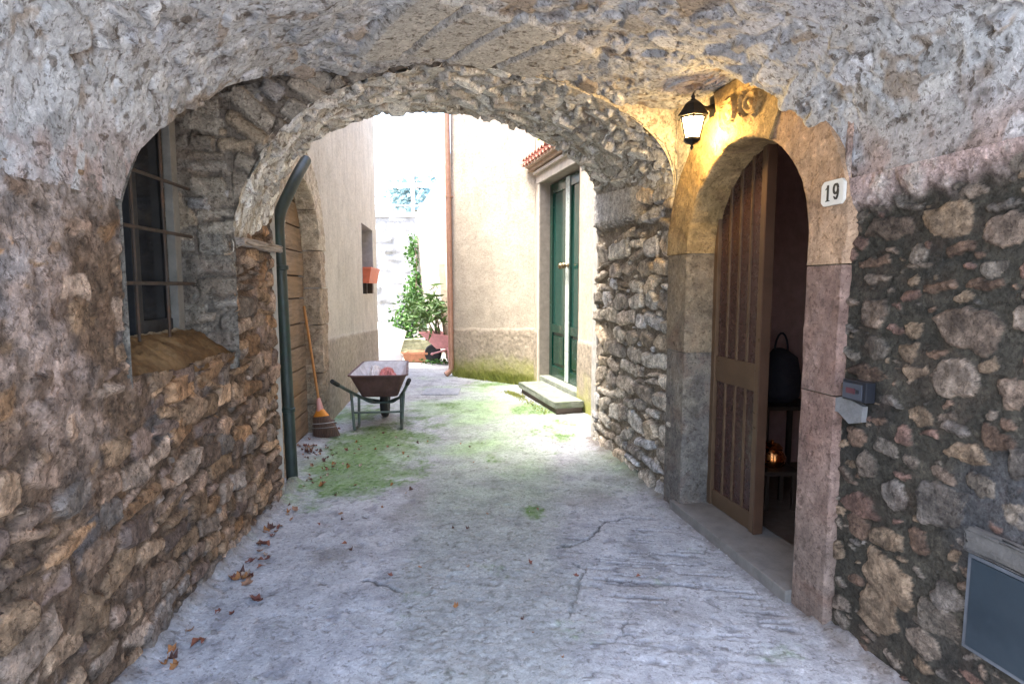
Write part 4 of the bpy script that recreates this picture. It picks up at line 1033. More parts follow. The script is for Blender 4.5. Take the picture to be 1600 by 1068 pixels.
# ------------------------------------------------------------------ green drainpipe on the pillar corner
pb = at_ground(457, 754); YP = pb[1]; P0 = Vector((pb[0], pb[1], .0))
def pxd(x, y, Y): return Vector(at_depth(x, y, Y).tolist())
dp = thing('drainpipe', 'green drainpipe bending down the left pillar corner', 'drainpipe', tuple(P0))
ptop = [P0+Vector((0, 0, .012)), pxd(434, 338, YP+.02), pxd(463, 276, YP+.22), pxd(478, 250, YP+.42)]
adopt(tubeo('pipe', rpath(ptop, .10, 6), .043, M['drain'], None, 20), dp)
for y in (640, 418):
    q = pxd(437+(y-350)*.048, y, YP); bm = bmesh.new(); lathe(bm, [(.045, -.016), (.049, -.014), (.049, .014), (.045, .016)], q, 20)
    bx(bm, (q.x-.075, q.y-.02, q.z), (.07, .012, .02), .002); adopt(from_bm('bracket', bm, M['drain'], None, True), dp)

# ------------------------------------------------------------------ right house
RF = Fr((.347, 8.819), (-1.02, 9.83), 1); RD = Fr((.942, 6.669), (.347, 8.819), 1)
rh = thing('plaster_house', 'cream rendered house on the right with a mossy foot', 'house', (.3, 8.8, 0))
RC = [(.47, .40, .315), (.41, .345, .265), (.34, .285, .225), (.36, .295, .22)]
HR = 6.6
plaster_panel('front_wall', RF, 0, RF.len, HR, .022, rh, RC, lambda U: np.interp(U, (0, 1.7), (.865, .80)), 421, None, .55, False)
du0, du1 = RD.uY(7.12), RD.uY(8.56); dv0, dv1 = .20, 3.02
RDm = 1.15
def keepR(U, V): return ~((U > du0) & (U < du1) & (V > dv0-.19) & (V < dv1))
plaster_panel('door_wall', RD, -RDm, RD.len, HR, .022, rh, [(.44, .365, .29), (.40, .33, .255), (.34, .28, .22), (.29, .24, .185)], lambda U: .855+U*0, 431, keepR, .45, False)
bm = bmesh.new(); c0 = RF.V(RF.len, 0, 0); bk = Vector((.6, 13.0, 0)); s0 = RD.V(-RDm, 0, 0); e0 = Vector((4.0, 12.5, 0)); f0 = Vector((4.0, 5.6, 0)); up = Vector((0, 0, HR))
for a, b in ((c0, bk), (bk, e0), (e0, f0), (f0, s0)): quad(bm, a, b, b+up, a+up)
bm.faces.new([bm.verts.new(v+up) for v in (c0, RF.V(0, 0, 0), s0, f0, e0, bk)]); adopt(from_bm('rear_walls', bm, mat_plain('render cream', (.55, .48, .40), .95)), rh)
# door recess, frame, threshold
rd_ = .16
bm = bmesh.new(); quad(bm, RD.V(du1, 0, .004), RD.V(du1, dv1, .004), RD.V(du1, dv1, -rd_-.05), RD.V(du1, 0, -rd_-.05)); quad(bm, RD.V(du0, 0, .004), RD.V(du0, dv1, .004), RD.V(du0, dv1, -rd_-.05), RD.V(du0, 0, -rd_-.05)); quad(bm, RD.V(du0, dv1, .004), RD.V(du1, dv1, .004), RD.V(du1, dv1, -rd_-.05), RD.V(du0, dv1, -rd_-.05))
adopt(from_bm('door_reveal', bm, mat_plain('brown reveal render', (.33, .275, .225), .9, b=.6, bd=.006)), rh)
bm = bmesh.new(); RD.box(bm, du0-.09, du1+.12, dv1+.002, dv1+.13, -.02, .03, .006); RD.box(bm, du0-.12, du1+.15, dv1+.132, dv1+.175, -.02, .075, .008); RD.box(bm, du1+.002, du1+.085, .0, dv1, -.02, .022, .006); adopt(from_bm('door_surround', bm, mat_plain('pale stone moulding', (.50, .43, .35), .85, b=.4)), rh)
bm = bmesh.new(); RD.box(bm, du0, du1, -.02, dv0, -rd_-.06, .012, .01); adopt(from_bm('threshold', bm, M['stonestep']), rh)
gd = thing('double_door', None, None, tuple(RD.P((du0+du1)/2, dv0, -rd_))); adopt(gd, rh); gd['label'] = 'tall glossy green double door'
dm = (du0+du1)/2
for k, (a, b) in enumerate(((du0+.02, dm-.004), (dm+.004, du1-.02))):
    lf = thing('door_leaf', None, None, tuple(RD.P((a+b)/2, dv0, -rd_))); adopt(lf, gd)
    bm = bmesh.new()
    RD.box(bm, a, a+.11, dv0+.004, dv1-.03, -rd_-.025, -rd_+.022, .006); RD.box(bm, b-.11, b, dv0+.004, dv1-.03, -rd_-.025, -rd_+.022, .006)
    for v0, v1 in ((dv0+.004, dv0+.16), (.86, .98), (dv1-.17, dv1-.03)): RD.box(bm, a+.11, b-.11, v0, v1, -rd_-.022, -rd_+.019, .004)
    RD.box(bm, a+.11, b-.11, dv0+.16, .86, -rd_-.02, -rd_-.002, .0); RD.box(bm, a+.16, b-.16, dv0+.21, .81, -rd_-.004, -rd_+.014, .012)
    adopt(from_bm('leaf_panels', bm, M['greenpaint']), gd)
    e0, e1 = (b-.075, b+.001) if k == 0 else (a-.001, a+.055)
    bm = bmesh.new(); RD.box(bm, e0, e1, dv0+.01, dv1-.035, -rd_+.0225, -rd_+.030, .003); ms = adopt(from_bm('stile_reflection_strip', bm, mat_plain('painted stile reflection', (.42, .46, .42), .3, var=.12)), gd); ms['label'] = 'meeting stile of the green door with a pale reflection painted on'  # white sky reflection on the gloss, painted as a pale strip
    bm = bmesh.new(); RD.box(bm, a+.11, b-.11, .98, dv1-.17, -rd_-.016, -rd_-.004, .0); adopt(from_bm('glass', bm, M['doorglass']), gd)
    uk = (b-.055) if k == 0 else (a+.055); q = RD.V(uk, 1.80, -rd_+.03); bm = bmesh.new()
    MM = RD.rot() @ Matrix.Rotation(-PI/2, 4, 'X'); lathe(bm, [(.03, 0), (.03, .008), (.012, .012), (.012, .04), (.034, .052), (.044, .072), (.034, .092), (.012, .1)], q, 16, MM); adopt(from_bm('knob', bm, M['brass'], None, True), gd)
    bpy.data.objects.remove(lf)
# tiled canopy
cn = thing('tile_canopy', 'little terracotta tile canopy over the green door', 'canopy', tuple(RD.P(dm, 3.35, .1)))
bm = bmesh.new(); cu0, cu1 = du0-.15, du1+.32; nt_ = 14; tw = (cu1-cu0)/nt_; tv = lambda h: 3.39-(h*.22)
for k in range(nt_):
    uc = cu0+(k+.5)*tw
    for (sgn, rad, off) in ((1, tw*.36, .022), (-1, tw*.42, 0)):
        ucc = uc if sgn > 0 else uc+tw*.5
        n8 = 8; rg = []
        for h_ in (-.02, .19):
            rr_ = rad*(1 if h_ > 0 else .85); o_, i_ = [], []
            for q in range(n8+1):
                a = PI*q/n8; s = sgn
                o_.append(bm.verts.new(RD.V(ucc+rr_*math.cos(a), tv(h_)+off+s*rr_*.9*math.sin(a), h_))); i_.append(bm.verts.new(RD.V(ucc+(rr_-.012)*math.cos(a), tv(h_)+off+s*(rr_-.012)*.9*math.sin(a), h_)))
            rg.append((o_, i_))
        (o0, i0), (o1, i1) = rg
        for q in range(n8):
            bm.faces.new((o0[q], o0[q+1], o1[q+1], o1[q])); bm.faces.new((i0[q], i1[q], i1[q+1], i0[q+1])); bm.faces.new((o1[q], o1[q+1], i1[q+1], i1[q]))
adopt(from_bm('tiles', bm, M['tiles'], None, True), cn)
bm = bmesh.new(); RD.box(bm, cu0+.04, cu1-.04, 3.22, 3.27, -.02, .10, .01); RD.box(bm, cu0+.02, cu1-.02, 3.272, 3.325, -.02, .15, .01); adopt(from_bm('mortar_bed', bm, mat_plain('pinkish mortar bed', (.46, .33, .24), .95, b=.6, bd=.01)), cn)
# step slab
su0, su1 = RD.uY(6.84), RD.uY(8.34)
stp = thing('stone_step', 'thick worn stone slab step before the green door', 'step', tuple(RD.P((su0+su1)/2, 0, .2)))
bm = bmesh.new(); RD.box(bm, su0, su1, .075, .150, .03, .40, .012); bmesh.ops.subdivide_edges(bm, edges=bm.edges, cuts=5, use_grid_fill=True)
for v in bm.verts: v.co += Vector([random.uniform(-.004, .004) for _ in range(3)])
adopt(from_bm('slab', bm, M['stonestep'], None, True), stp)
bm = bmesh.new(); RD.box(bm, su0+.04, su1-.04, -.02, .074, .03, .365, .01); adopt(from_bm('footing', bm, mat_plain('dark step footing', (.12, .09, .075), .95, b=.5)), stp)
# copper downpipe on the corner
cp0 = Vector(at_ground(706, 587).tolist())
cpn = thing('drainpipe', 'copper downpipe on the corner of the cream house', 'drainpipe', tuple(cp0))
adopt(tubeo('pipe', rpath([cp0+Vector((-.10, -.06, .03)), cp0+Vector((-.005, -.01, .10)), cp0+Vector((-.03, 0, 3.0)), cp0+Vector((-.055, 0, 6.4))], .06, 5), .047, M['copper'], None, 16), cpn)
for zc in (.75, 3.02, 4.6):
    bm = bmesh.new(); q = cp0+Vector((-.03*zc/3, 0, zc)); lathe(bm, [(.049, -.02), (.054, -.018), (.054, .018), (.049, .02)], q, 16); bx(bm, (q.x+.06, q.y+.05, q.z), (.06, .10, .02), .002); adopt(from_bm('bracket', bm, M['copper'], None, True), cpn)

# ------------------------------------------------------------------ plants
def leaf_cloud(name, pts, size, mat, parent, rng, long=1.8, droop=.3):
    """many small folded leaves; pts = (N,3)"""
    n = len(pts); d = rng.normal(0, 1, (n, 3)); d[:, 2] = d[:, 2]*.6-droop; d /= np.linalg.norm(d, axis=1, keepdims=True)
    s = np.cross(d, rng.normal(0, 1, (n, 3))); s /= np.linalg.norm(s, axis=1, keepdims=True); nn = np.cross(d, s)
    sz = size*rng.uniform(.6, 1.3, (n, 1)); l = sz*long
    V = np.stack([pts, pts+d*l*.45+s*sz*.5+nn*sz*.12, pts+d*l, pts+d*l*.45-s*sz*.5+nn*sz*.12], 1).reshape(-1, 3)
    I = np.arange(n)*4
    T = np.concatenate([np.stack([I, I+1, I+2], 1), np.stack([I, I+2, I+3], 1)])
    o = mesh_np(name, V, T, mat, None, None, False); return adopt(o, parent)
rg = np.random.default_rng(77)
# yellow green tuft on the canopy
q = RD.P(RD.uY(7.78), 3.50, .16); tf = thing('plant', 'yellow green tuft growing on the tile canopy', 'plant', tuple(q))
leaf_cloud('foliage', q+rg.normal(0, 1, (90, 3))*np.array([.06, .06, .05])+np.array([0, 0, .04]), .03, mat_plain('yellow green leaf', (.25, .28, .04), .6, b=0), tf, rg)
# moss and grass at the foot of the cream house
def tufts(name, lab, segs, n, hgt):
    V, T = [], []
    for k in range(n):
        a, b = segs[rg.integers(len(segs))]; t = rg.random(); p = np.array(a)*(1-t)+np.array(b)*t+np.array([rg.normal(0, .035), rg.normal(0, .035), 0]); h = hgt*rg.uniform(.4, 1.2); an = rg.uniform(0, 2*PI); w = .006
        dx, dy = math.cos(an)*w, math.sin(an)*w; l = rg.normal(0, .4, 2)*h; i = len(V)
        V += [p+(dx, dy, 0), p-(dx, dy, 0), p+(l[0], l[1], h)]; T.append((i, i+1, i+2))
    o = mesh_np(name, V, T, M['grass'], None, None, False); return tag(o, lab, None, None, 'stuff')
fw = lambda u, h: tuple(RF.P(u, .0, h)); dwp = lambda u, h: tuple(RD.P(u, .0, h))
tufts('grass', 'yellow green grass along the cream house foot', [(fw(.05, .03), fw(1.0, .03)), (fw(.05, .03), fw(.6, .03)), (fw(.6, .03), fw(1.6, .02))], 3200, .17)
tufts('moss', 'bright moss tufts beside the stone step', [(dwp(su0+.1, .47), dwp(su1+.05, .50)), (dwp(su1-.4, .46), dwp(su1+.1, .56))], 900, .025)

# ------------------------------------------------------------------ yard beyond
YB = 15.0
bw = Fr((-1.2, YB), (-9.0, YB+.4), 1)
bwall = thing('garden_wall', 'pale stone retaining wall closing the yard under the terrace', 'wall', (-3.5, YB, 0))
ua = np.arange(0, 7.8, .03); va = np.arange(-.05, 3.36, .03); r = np.random.default_rng(91)
Hs, Cs, U, V = raster(stones_courses(0, 7.8, -.05, 3.4, (.16, .34), (.2, .5), .03, np.array([(.36, .345, .33), (.28, .27, .26), (.40, .385, .37)]), r), ua, va, .03, .05, 95)
Pq = bw.P(U, V, 0); Cm = np.empty(Pq.shape); Cm[...] = (.34, .325, .31); Hq, Cq, _ = compose(Hs, Cs, .008+fbm(Pq[..., 0], Pq[..., 1], Pq[..., 2], 3, 3, 96)*.012, Cm)
adopt(grid('wall_face', bw.P(U, V, Hq), M['plaster'], None, Cq), bwall)
bm = bmesh.new(); bw.box(bm, -1, 7.8, 3.32, 3.42, -6, .06, .01); adopt(from_bm('coping', bm, mat_plain('pale coping', (.6, .58, .55), .9)), bwall)
sw_a, sw_b = at_depth(652, 548, 14.6)[:2], (-.55, 10.6)
sw = Fr(sw_a, sw_b, -1)
swall = thing('garden_wall', 'cream rough wall behind the ivy with a sloping top', 'wall', (-1.6, 12.8, 0))
ua = np.linspace(0, sw.len, 150); va = np.linspace(0, 1, 120); U, B = np.meshgrid(ua, va, indexing='ij'); Vq = B*np.interp(U, (0, 1.0, 2.6, sw.len), (3.35, 3.6, 4.2, 4.8))
Pq = sw.P(U, Vq, 0); x, y, z = Pq[..., 0], Pq[..., 1], Pq[..., 2]; Cq = np.empty(Pq.shape); Cq[...] = (.38, .335, .275); Cq = mixc(Cq, (.24, .20, .155), sstep(0, .5, fbm(x, y, z, 3.5, 4, 97))*.8)
adopt(grid('wall_face', sw.P(U, Vq, fbm(x, y, z, 3, 4, 98)*.03), M['plaster'], None, Cq), swall)
bm = bmesh.new(); tp = [(0, 3.34), (1.0, 3.59), (2.6, 4.19), (sw.len, 4.79)]
prism(bm, [(0, 0)]+[(sw.len, 0)]+tp[::-1], lambda u, v, h: sw.V(u, v, h), -.5, -.05); adopt(from_bm('wall_core', bm, mat_plain('cream core', (.55, .5, .42), .95)), swall)
# pergola on the terrace
pg = thing('pergola', 'rusty metal pergola on the terrace above the yard', 'pergola', (-3.0, YB+.6, 3.42))
pm = mat_plain('glare paled steel', (.55, .42, .38), .7)  # courtyard glare put into the colour, so the metal is paler
bm = bmesh.new()
adopt(box('beam', (-3.2, YB+.5, 4.50), (3.6, .10, .13), pm), pg); adopt(box('beam', (-3.2, YB+2.2, 4.50), (3.6, .10, .13), pm), pg)
for xx in (-3.55, -2.62, -1.75, -4.7): adopt(box('post', (xx, YB+.5, 3.93), (.08, .08, 1.02), pm), pg)
for k in range(8): adopt(box('rafter', (-4.7+k*.43, YB+1.35, 4.60), (.06, 2.2, .07), pm), pg)
adopt(tubeo('rail', [(-4.9, YB+.12, 3.62), (-1.5, YB+.12, 3.62)], .02, pm), pg)
# trees behind the terrace
def far_tree(x, y, z0, hh_, rad, lab, seed):
    r = np.random.default_rng(seed); t = thing('tree', lab, 'tree', (x, y, z0), 0, 'trees beyond the terrace')
    adopt(tubeo('trunk', [(x, y, z0-1), (x+.1, y, z0+hh_*.5), (x, y, z0+hh_*.8)], [.12, .09, .04], M['bark']), t)
    C_ = r.normal(0, 1, (16, 3))*np.array([rad*.5, rad*.5, hh_*.2])+np.array([x, y, z0+hh_*.62])
    pts = C_[r.integers(16, size=2600)]+r.normal(0, .22, (2600, 3))*rad*.6
    leaf_cloud('crown', pts, .12, mat_plain('glare paled leaf', (.30, .42, .42), .7, b=0), t, r)  # foliage colour lightened to carry the glare of the yard
far_tree(-3.3, 19.5, 3.0, 2.6, 1.0, 'blue green tree behind the pergola, left one', 1)
far_tree(-2.2, 20.5, 3.0, 2.2, .9, 'blue green tree behind the pergola, right one', 2)
bm = bmesh.new(); bx(bm, (-3, 25, 1.0), (20, 18, 4.0), 0)
# terrace earth and hill
tg = from_bm('terrace_ground', bm, mat_plain('terrace earth', (.35, .33, .27), .95)); tag(tg, 'terrace ground above the yard', None, None, 'structure'); tg.location.z = .3
X = np.linspace(-160, 140, 60); Yh = np.linspace(70, 150, 24); x, y = np.meshgrid(X, Yh, indexing='ij'); hz = (16+fbm(x, y, x*0, .02, 4, 9)*10)*sstep(70, 125, y)
tag(grid('hill', np.stack([x, y, hz-2], -1), M['hill'], None), 'hazy blue wooded hill', None, None, 'structure')
# ivy
iv = at_depth(645, 500, 14.2); ivy = thing('climbing_plant', 'bright green ivy climbing the corner of the cream yard wall', 'climbing plant', (iv[0], iv[1], 0))
def ivpts(lst, n, sd):
    o = []
    for (x, y, Y, sx, sz, w) in lst:
        c = at_depth(x, y, Y); o.append(c+rg.normal(0, 1, (int(n*w), 3))*np.array([sx, .12, sz]))
    return np.concatenate(o)
leaf_cloud('foliage', ivpts([(632, 512, 13.9, .20, .14, 1.0), (640, 490, 14.0, .16, .2, .9), (648, 460, 14.2, .12, .18, .8), (650, 440, 14.2, .08, .12, .4), (642, 395, 14.4, .07, .12, .25), (648, 382, 14.4, .05, .14, .2), (650, 415, 14.3, .04, .15, .12), (622, 522, 13.8, .12, .08, .5)], 420, 0), .075, M['leaf_green'], ivy, rg, 1.3)
for (x0, y0, x1, y1) in ((640, 545, 650, 440), (636, 540, 630, 500), (650, 450, 648, 375)):
    adopt(tubeo('stem', [at_depth(x0, y0, 14.05), at_depth((x0+x1)/2+2, (y0+y1)/2, 14.2), at_depth(x1, y1, 14.35)], .014, M['bark'], None, 6), ivy)
# low mossy kerb
ka, kb = at_ground(607, 552), at_ground(668, 548)
kb_ = Fr((ka[0], ka[1]), (kb[0]+.4, kb[1]-.1), -1)
kerb = thing('planting_kerb', 'low mossy stone kerb in front of the ivy', 'kerb', (ka[0], ka[1], 0))
bm = bmesh.new(); kb_.box(bm, -.6, kb_.len, -.02, .30, -.6, .05, .03); bmesh.ops.subdivide_edges(bm, edges=bm.edges, cuts=6, use_grid_fill=True)
for v in bm.verts: v.co += Vector([random.uniform(-.02, .02) for _ in range(3)])
adopt(from_bm('kerb_stones', bm, mat_plain('mossy kerb stone', (.33, .33, .22), .95, var=.35, b=.6, bd=.02, tint=(.2, .27, .08)), None, True), kerb)
# white wrapped heap at the corner of the left house
hc = at_ground(602, 572)
hp = thing('covered_heap', 'white sheet draped over a rounded heap by the left house corner', 'heap', (hc[0], hc[1], 0))
t = np.linspace(0, 1, 40); a = np.linspace(0, 2*PI, 60); T_, A_ = np.meshgrid(t, a, indexing='ij')
rr_ = .62*np.cos(T_*PI/2)**.55*(1+.06*np.sin(A_*5+2)*(1-T_)); xx = hc[0]-.42+rr_*np.cos(A_); yy = hc[1]+.55+rr_*np.sin(A_)*.7; z_ = .50*np.sin(T_*PI/2)+.02*np.sin(A_*9)*(1-T_)
adopt(grid('sheet', np.stack([xx, yy, z_], -1), M['whitesheet'], None), hp)
bm = bmesh.new(); bx(bm, (hc[0]-.55, hc[1]+1.6, .36), (1.1, .7, .72), .06, Matrix.Rotation(.3, 4, 'Y')); adopt(from_bm('upper_bundle', bm, M['whitesheet'], None, True), hp)
# leaning plank
pa, pb_ = at_depth(702, 560, 11.4), at_depth(690, 412, 12.0)
pk = thing('plank', 'grey plank leaning on the cream yard wall', 'plank', tuple(pa))
ax_ = Vector((pb_-pa).tolist()); adopt(box('board', tuple((pa+pb_)/2), (.13, .03, ax_.length), M['boardwood'], None, .004, Vector((0, 0, 1)).rotation_difference(ax_).to_matrix().to_4x4()), pk)

# wheelbarrows: x right, y towards the wheel
def barrow(name, lab, loc, rz, mats, planter=False):
    t = thing(name, lab, 'wheelbarrow', loc, rz)
    def lk(o): o.parent = t; return o
    bm = bmesh.new()
    def ring(y0, y1, w0, w1, z0, z1, rnd=.07, n=5, ins=0):
        o = []
        for (cx, cy, zz_, a0) in ((w1-rnd, y1-rnd, z1, 0), (-(w1-rnd), y1-rnd, z1, PI/2), (-(w0-rnd), y0+rnd, z0, PI), (w0-rnd, y0+rnd, z0, 1.5*PI)):
            for k in range(n+1):
                a = a0+k/n*PI/2; o.append(bm.verts.new((cx+(rnd-ins)*math.cos(a), cy+(rnd-ins)*math.sin(a), zz_)))
        return o
    B0 = ring(.14, .52, .19, .15, .335, .31, .05); B1 = ring(.0, .86, .295, .25, .575, .62, .08)
    B2 = ring(-.022, .882, .317, .272, .577, .622, .09); B3 = ring(-.022, .882, .317, .272, .590, .635, .09)
    I1 = ring(.005, .855, .290, .245, .590, .635, .08); I0 = ring(.15, .51, .18, .14, .345, .32, .05)
    for a, b in ((B0, B1), (B1, B2), (B2, B3), (B3, I1)):
        for k in range(len(a)): bm.faces.new((a[k], a[(k+1) % len(a)], b[(k+1) % len(a)], b[k]))
    bm.faces.new(B0[::-1]); lk(from_bm('tub', bm, mats[0], None, True)).parent = t
    bm = bmesh.new()
    J1 = ring(.005, .855, .290, .245, .589, .634, .08); J0 = ring(.15, .51, .18, .14, .345, .32, .05)
    for k in range(len(J1)): bm.faces.new((J1[k], J1[(k+1) % len(J1)], J0[(k+1) % len(J1)], J0[k]))
    bm.faces.new(J0); lk(from_bm('tub_lining', bm, mats[1], None, True))
    for s in (-1, 1):
        lk(tubeo('side_rail', rpath([(s*.36, -.46, .60), (s*.285, -.06, .44), (s*.20, .30, .292), (s*.075, .66, .19)], .08), .017, mats[2]))
        lk(tubeo('grip', [(s*.3645, -.485, .610), (s*.338, -.345, .552)], .0215, M['rubber']))
        lk(tubeo('leg', rpath([(s*.272, 0, .425), (s*.245, -.02, .017), (s*.225, .17, .017), (s*.225, .20, .34)], .03), .015, mats[2]))
    lk(tubeo('crossbar', [(-.252, -.01, .20), (.252, -.01, .20)], .011, mats[2]))
    bm = bmesh.new(); tube(bm, rpath([(-.21, .28, .30), (-.12, .33, .235), (.12, .33, .235), (.21, .28, .30)], .04), .011, 8); lk(from_bm('tub_support', bm, mats[2], None, True))
    MW = Matrix.Rotation(PI/2, 4, 'Y'); wc = (0, .66, .19)
    bm = bmesh.new(); lathe(bm, [(.128, -.036), (.150, -.044), (.176, -.034), (.189, -.012), (.189, .012), (.176, .034), (.150, .044), (.128, .036)], wc, 32, MW)
    wh = lk(from_bm('wheel', bm, M['rubber'], None, True))
    bm = bmesh.new(); lathe(bm, [(.03, -.04), (.035, -.012), (.126, -.012), (.129, -.03), (.129, .03), (.126, .012), (.035, .012), (.03, .04)], wc, 32, MW); ri = from_bm('rim', bm, mats[2], None, True); ri.parent = wh
    lk(tubeo('axle', [(-.085, .66, .19), (.085, .66, .19)], .011, mats[2], None, 8))
    return t
la_, lb_ = at_ground(553, 671), at_ground(620, 675)
mc = (la_+lb_)/2+np.array([.03, 0, 0])
wbx = barrow('wheelbarrow', 'rusty wheelbarrow with green grey legs and cement caked tub', (mc[0], mc[1]+.02, 0), math.radians(6), (M['tub'], M['tub_in'], M['steel']))
# red sack in the tub
wbm = Matrix.Translation((mc[0], mc[1]+.02, 0)) @ Matrix.Rotation(math.radians(6), 4, 'Z')
sk = thing('sack', 'crumpled red and white sack lying in the wheelbarrow tub', 'sack', tuple(wbm @ Vector((.02, .45, .40))))
def crumple(nm, cx, cy, sx, sy, z0, h, seed, mat):
    u = np.linspace(-1, 1, 50); A_, B_ = np.meshgrid(u, u, indexing='ij'); zq = z0+h*np.clip(1-np.abs(A_)**3, 0, 1)*np.clip(1-np.abs(B_)**3, 0, 1)+fbm(A_, B_, A_*0, 2.2, 4, seed, ridge=True)*.075
    Pq = np.stack([cx+A_*sx, cy+B_*sy, zq], -1); Pq = Pq @ np.array(wbm.to_3x3()).T+np.array(wbm.translation); return grid(nm, Pq, mat, None)
adopt(crumple('red_part', .055, .42, .12, .20, .40, .17, 5, M['redbag']), sk); adopt(crumple('white_part', -.075, .42, .09, .19, .40, .20, 6, mat_plain('white sack weave', (.62, .58, .58), .7)), sk)
pw0 = at_ground(677, 567)
pbx = barrow('wheelbarrow', 'faded red wheelbarrow used as planter near the copper downpipe', (pw0[0]+.61, pw0[1]-.25, 0), math.radians(68), (M['pinkpaint'], M['pinkpaint'], M['pinkpaint']))
pbm = Matrix.Translation((pw0[0]+.61, pw0[1]-.25, 0)) @ Matrix.Rotation(math.radians(68), 4, 'Z')
sp = thing('shrub', 'strap leaved shrub growing in the red wheelbarrow', 'shrub', tuple(pbm @ Vector((0, .45, .45))))
bs_ = np.array(pbm @ Vector((0, .5, .5)))
for k in range(7):
    tp_ = bs_+np.array([rg.normal(-.1, .16), rg.normal(0, .1), rg.uniform(.5, .75)]); bq = bs_+np.array([rg.normal(0, .05), rg.normal(0, .05), -.15])
    adopt(tubeo('stem', [bq, (bq+tp_)/2+rg.normal(0, .03, 3), tp_], [.016, .013, .008], M['bark'], None, 6), sp)
cl = at_depth(668, 482, float(bs_[1])); ptsq = cl+rg.normal(0, 1, (420, 3))*np.array([.20, .2, .17]); leaf_cloud('foliage', ptsq, .045, M['leaf_pale'], sp, rg, 5.5, .35)
bm = bmesh.new()
so_ = from_bm('soil', bm, mat_plain('barrow soil', (.07, .05, .035), 1)); bpy.data.objects.remove(so_)
bm = bmesh.new(); bx(bm, (0, .42, .50), (.40, .60, .06), .02); so_ = from_bm('soil', bm, mat_plain('barrow earth', (.07, .05, .035), 1)); so_.parent = pbx
# clay trough beside it
tc = at_ground(660, 565); Tf = Fr((tc[0]-.36, tc[1]+.05), (tc[0]+.36, tc[1]-.05), -1)
ct = thing('clay_trough', 'empty terracotta trough on the ground beside the red barrow', 'planter', tuple(tc))
bm = bmesh.new(); trough(bm, Tf, 0, Tf.len, .01, .21, -.16, .16, .03, .03); adopt(from_bm('trough_body', bm, M['crate']), ct)
bm = bmesh.new()
for h_ in (-.16, .16): Tf.box(bm, -.015, Tf.len+.015, .17, .215, h_-.02, h_+.02, .006)
adopt(from_bm('rim', bm, M['crate']), ct)
leaf_cloud('foliage', at_ground(688, 568)+rg.normal(0, 1, (160, 3))*np.array([.18, .08, .02])+np.array([0, 0, .06]), .04, M['leaf_green'], thing('plant', 'green weeds at the foot of the red barrow', 'plant', tuple(at_ground(688, 568))), rg)

# ------------------------------------------------------------------ broom
bb = Vector(at_ground(507, 682).tolist()); uh, vh = L2.hit(475, 478, -.10); ht_ = L2.V(uh, vh, -.10)
br = thing('broom', 'straw broom with orange handle leaning in the boarded doorway', 'broom', tuple(bb))
axv = (ht_-bb).normalized(); nk = bb+axv*.30
adopt(tubeo('handle', [nk, ht_], .0125, M['broomwood'], None, 10), br)
side = Vector((.93, -.3, 0)); side = (side-axv*side.dot(axv)).normalized(); fw_ = axv.cross(side)
bm = bmesh.new(); secs = [(.005, .155, .035), (.10, .135, .04), (.20, .10, .04), (.255, .05, .034), (.29, .03, .027)]
rings = []
for (d, w, th) in secs:
    ring = []
    for k in range(24):
        a = 2*PI*k/24; ring.append(bm.verts.new(bb+axv*(d+(random.uniform(-.012, .0) if d < .02 else 0))+side*(w*math.cos(a)+(.02 if d < .15 else 0))+fw_*th*math.sin(a)))
    rings.append(ring)
for i in range(len(rings)-1):
    for k in range(24): bm.faces.new((rings[i][k], rings[i][(k+1) % 24], rings[i+1][(k+1) % 24], rings[i+1][k]))
bm.faces.new(rings[0][::-1]); bm.faces.new(rings[-1]); adopt(from_bm('bristles', bm, M['bristle'], None, True), br)
bm = bmesh.new()
for k in range(240):
    a = random.uniform(0, 2*PI); q = math.sqrt(random.random()); st_ = bb+axv*.13+side*(.135*q*math.cos(a)+.012)+fw_*.041*q*math.sin(a); en = bb+axv*random.uniform(-.01, .02)+side*(.168*q*math.cos(a)+.02)+fw_*.05*q*math.sin(a)
    tube(bm, [st_, en], .0016, 4, False)
adopt(from_bm('straw_ends', bm, M['bristle']), br)
def ringband(name, d, w, th, r_, mat, off=0.0):
    pts = [bb+axv*d+side*(w*math.cos(2*PI*k/28)+off)+fw_*th*math.sin(2*PI*k/28) for k in range(29)]; return adopt(tubeo(name, pts, r_, mat, None, 6), br)
ringband('binding', .145, .121, .043, .004, mat_plain('white binding cord', (.5, .48, .46), .8), .01)
ringband('binding', .10, .139, .043, .003, mat_plain('grey binding cord', (.35, .33, .32), .8), .018)
bm = bmesh.new(); rings = []
for (d, w, th) in ((.215, .092, .043), (.25, .062, .04), (.285, .036, .031)):
    rings.append([bm.verts.new(bb+axv*d+side*w*math.cos(2*PI*k/24)+fw_*th*math.sin(2*PI*k/24)) for k in range(24)])
for i in range(2):
    for k in range(24): bm.faces.new((rings[i][k], rings[i][(k+1) % 24], rings[i+1][(k+1) % 24], rings[i+1][k]))
adopt(from_bm('shoulder', bm, M['orange'], None, True), br)
bm = bmesh.new(); tube(bm, [nk-axv*.03, nk+axv*.02, nk+axv*.10], [.036, .03, .017], 16); adopt(from_bm('collar', bm, M['pinkcap'], None, True), br)

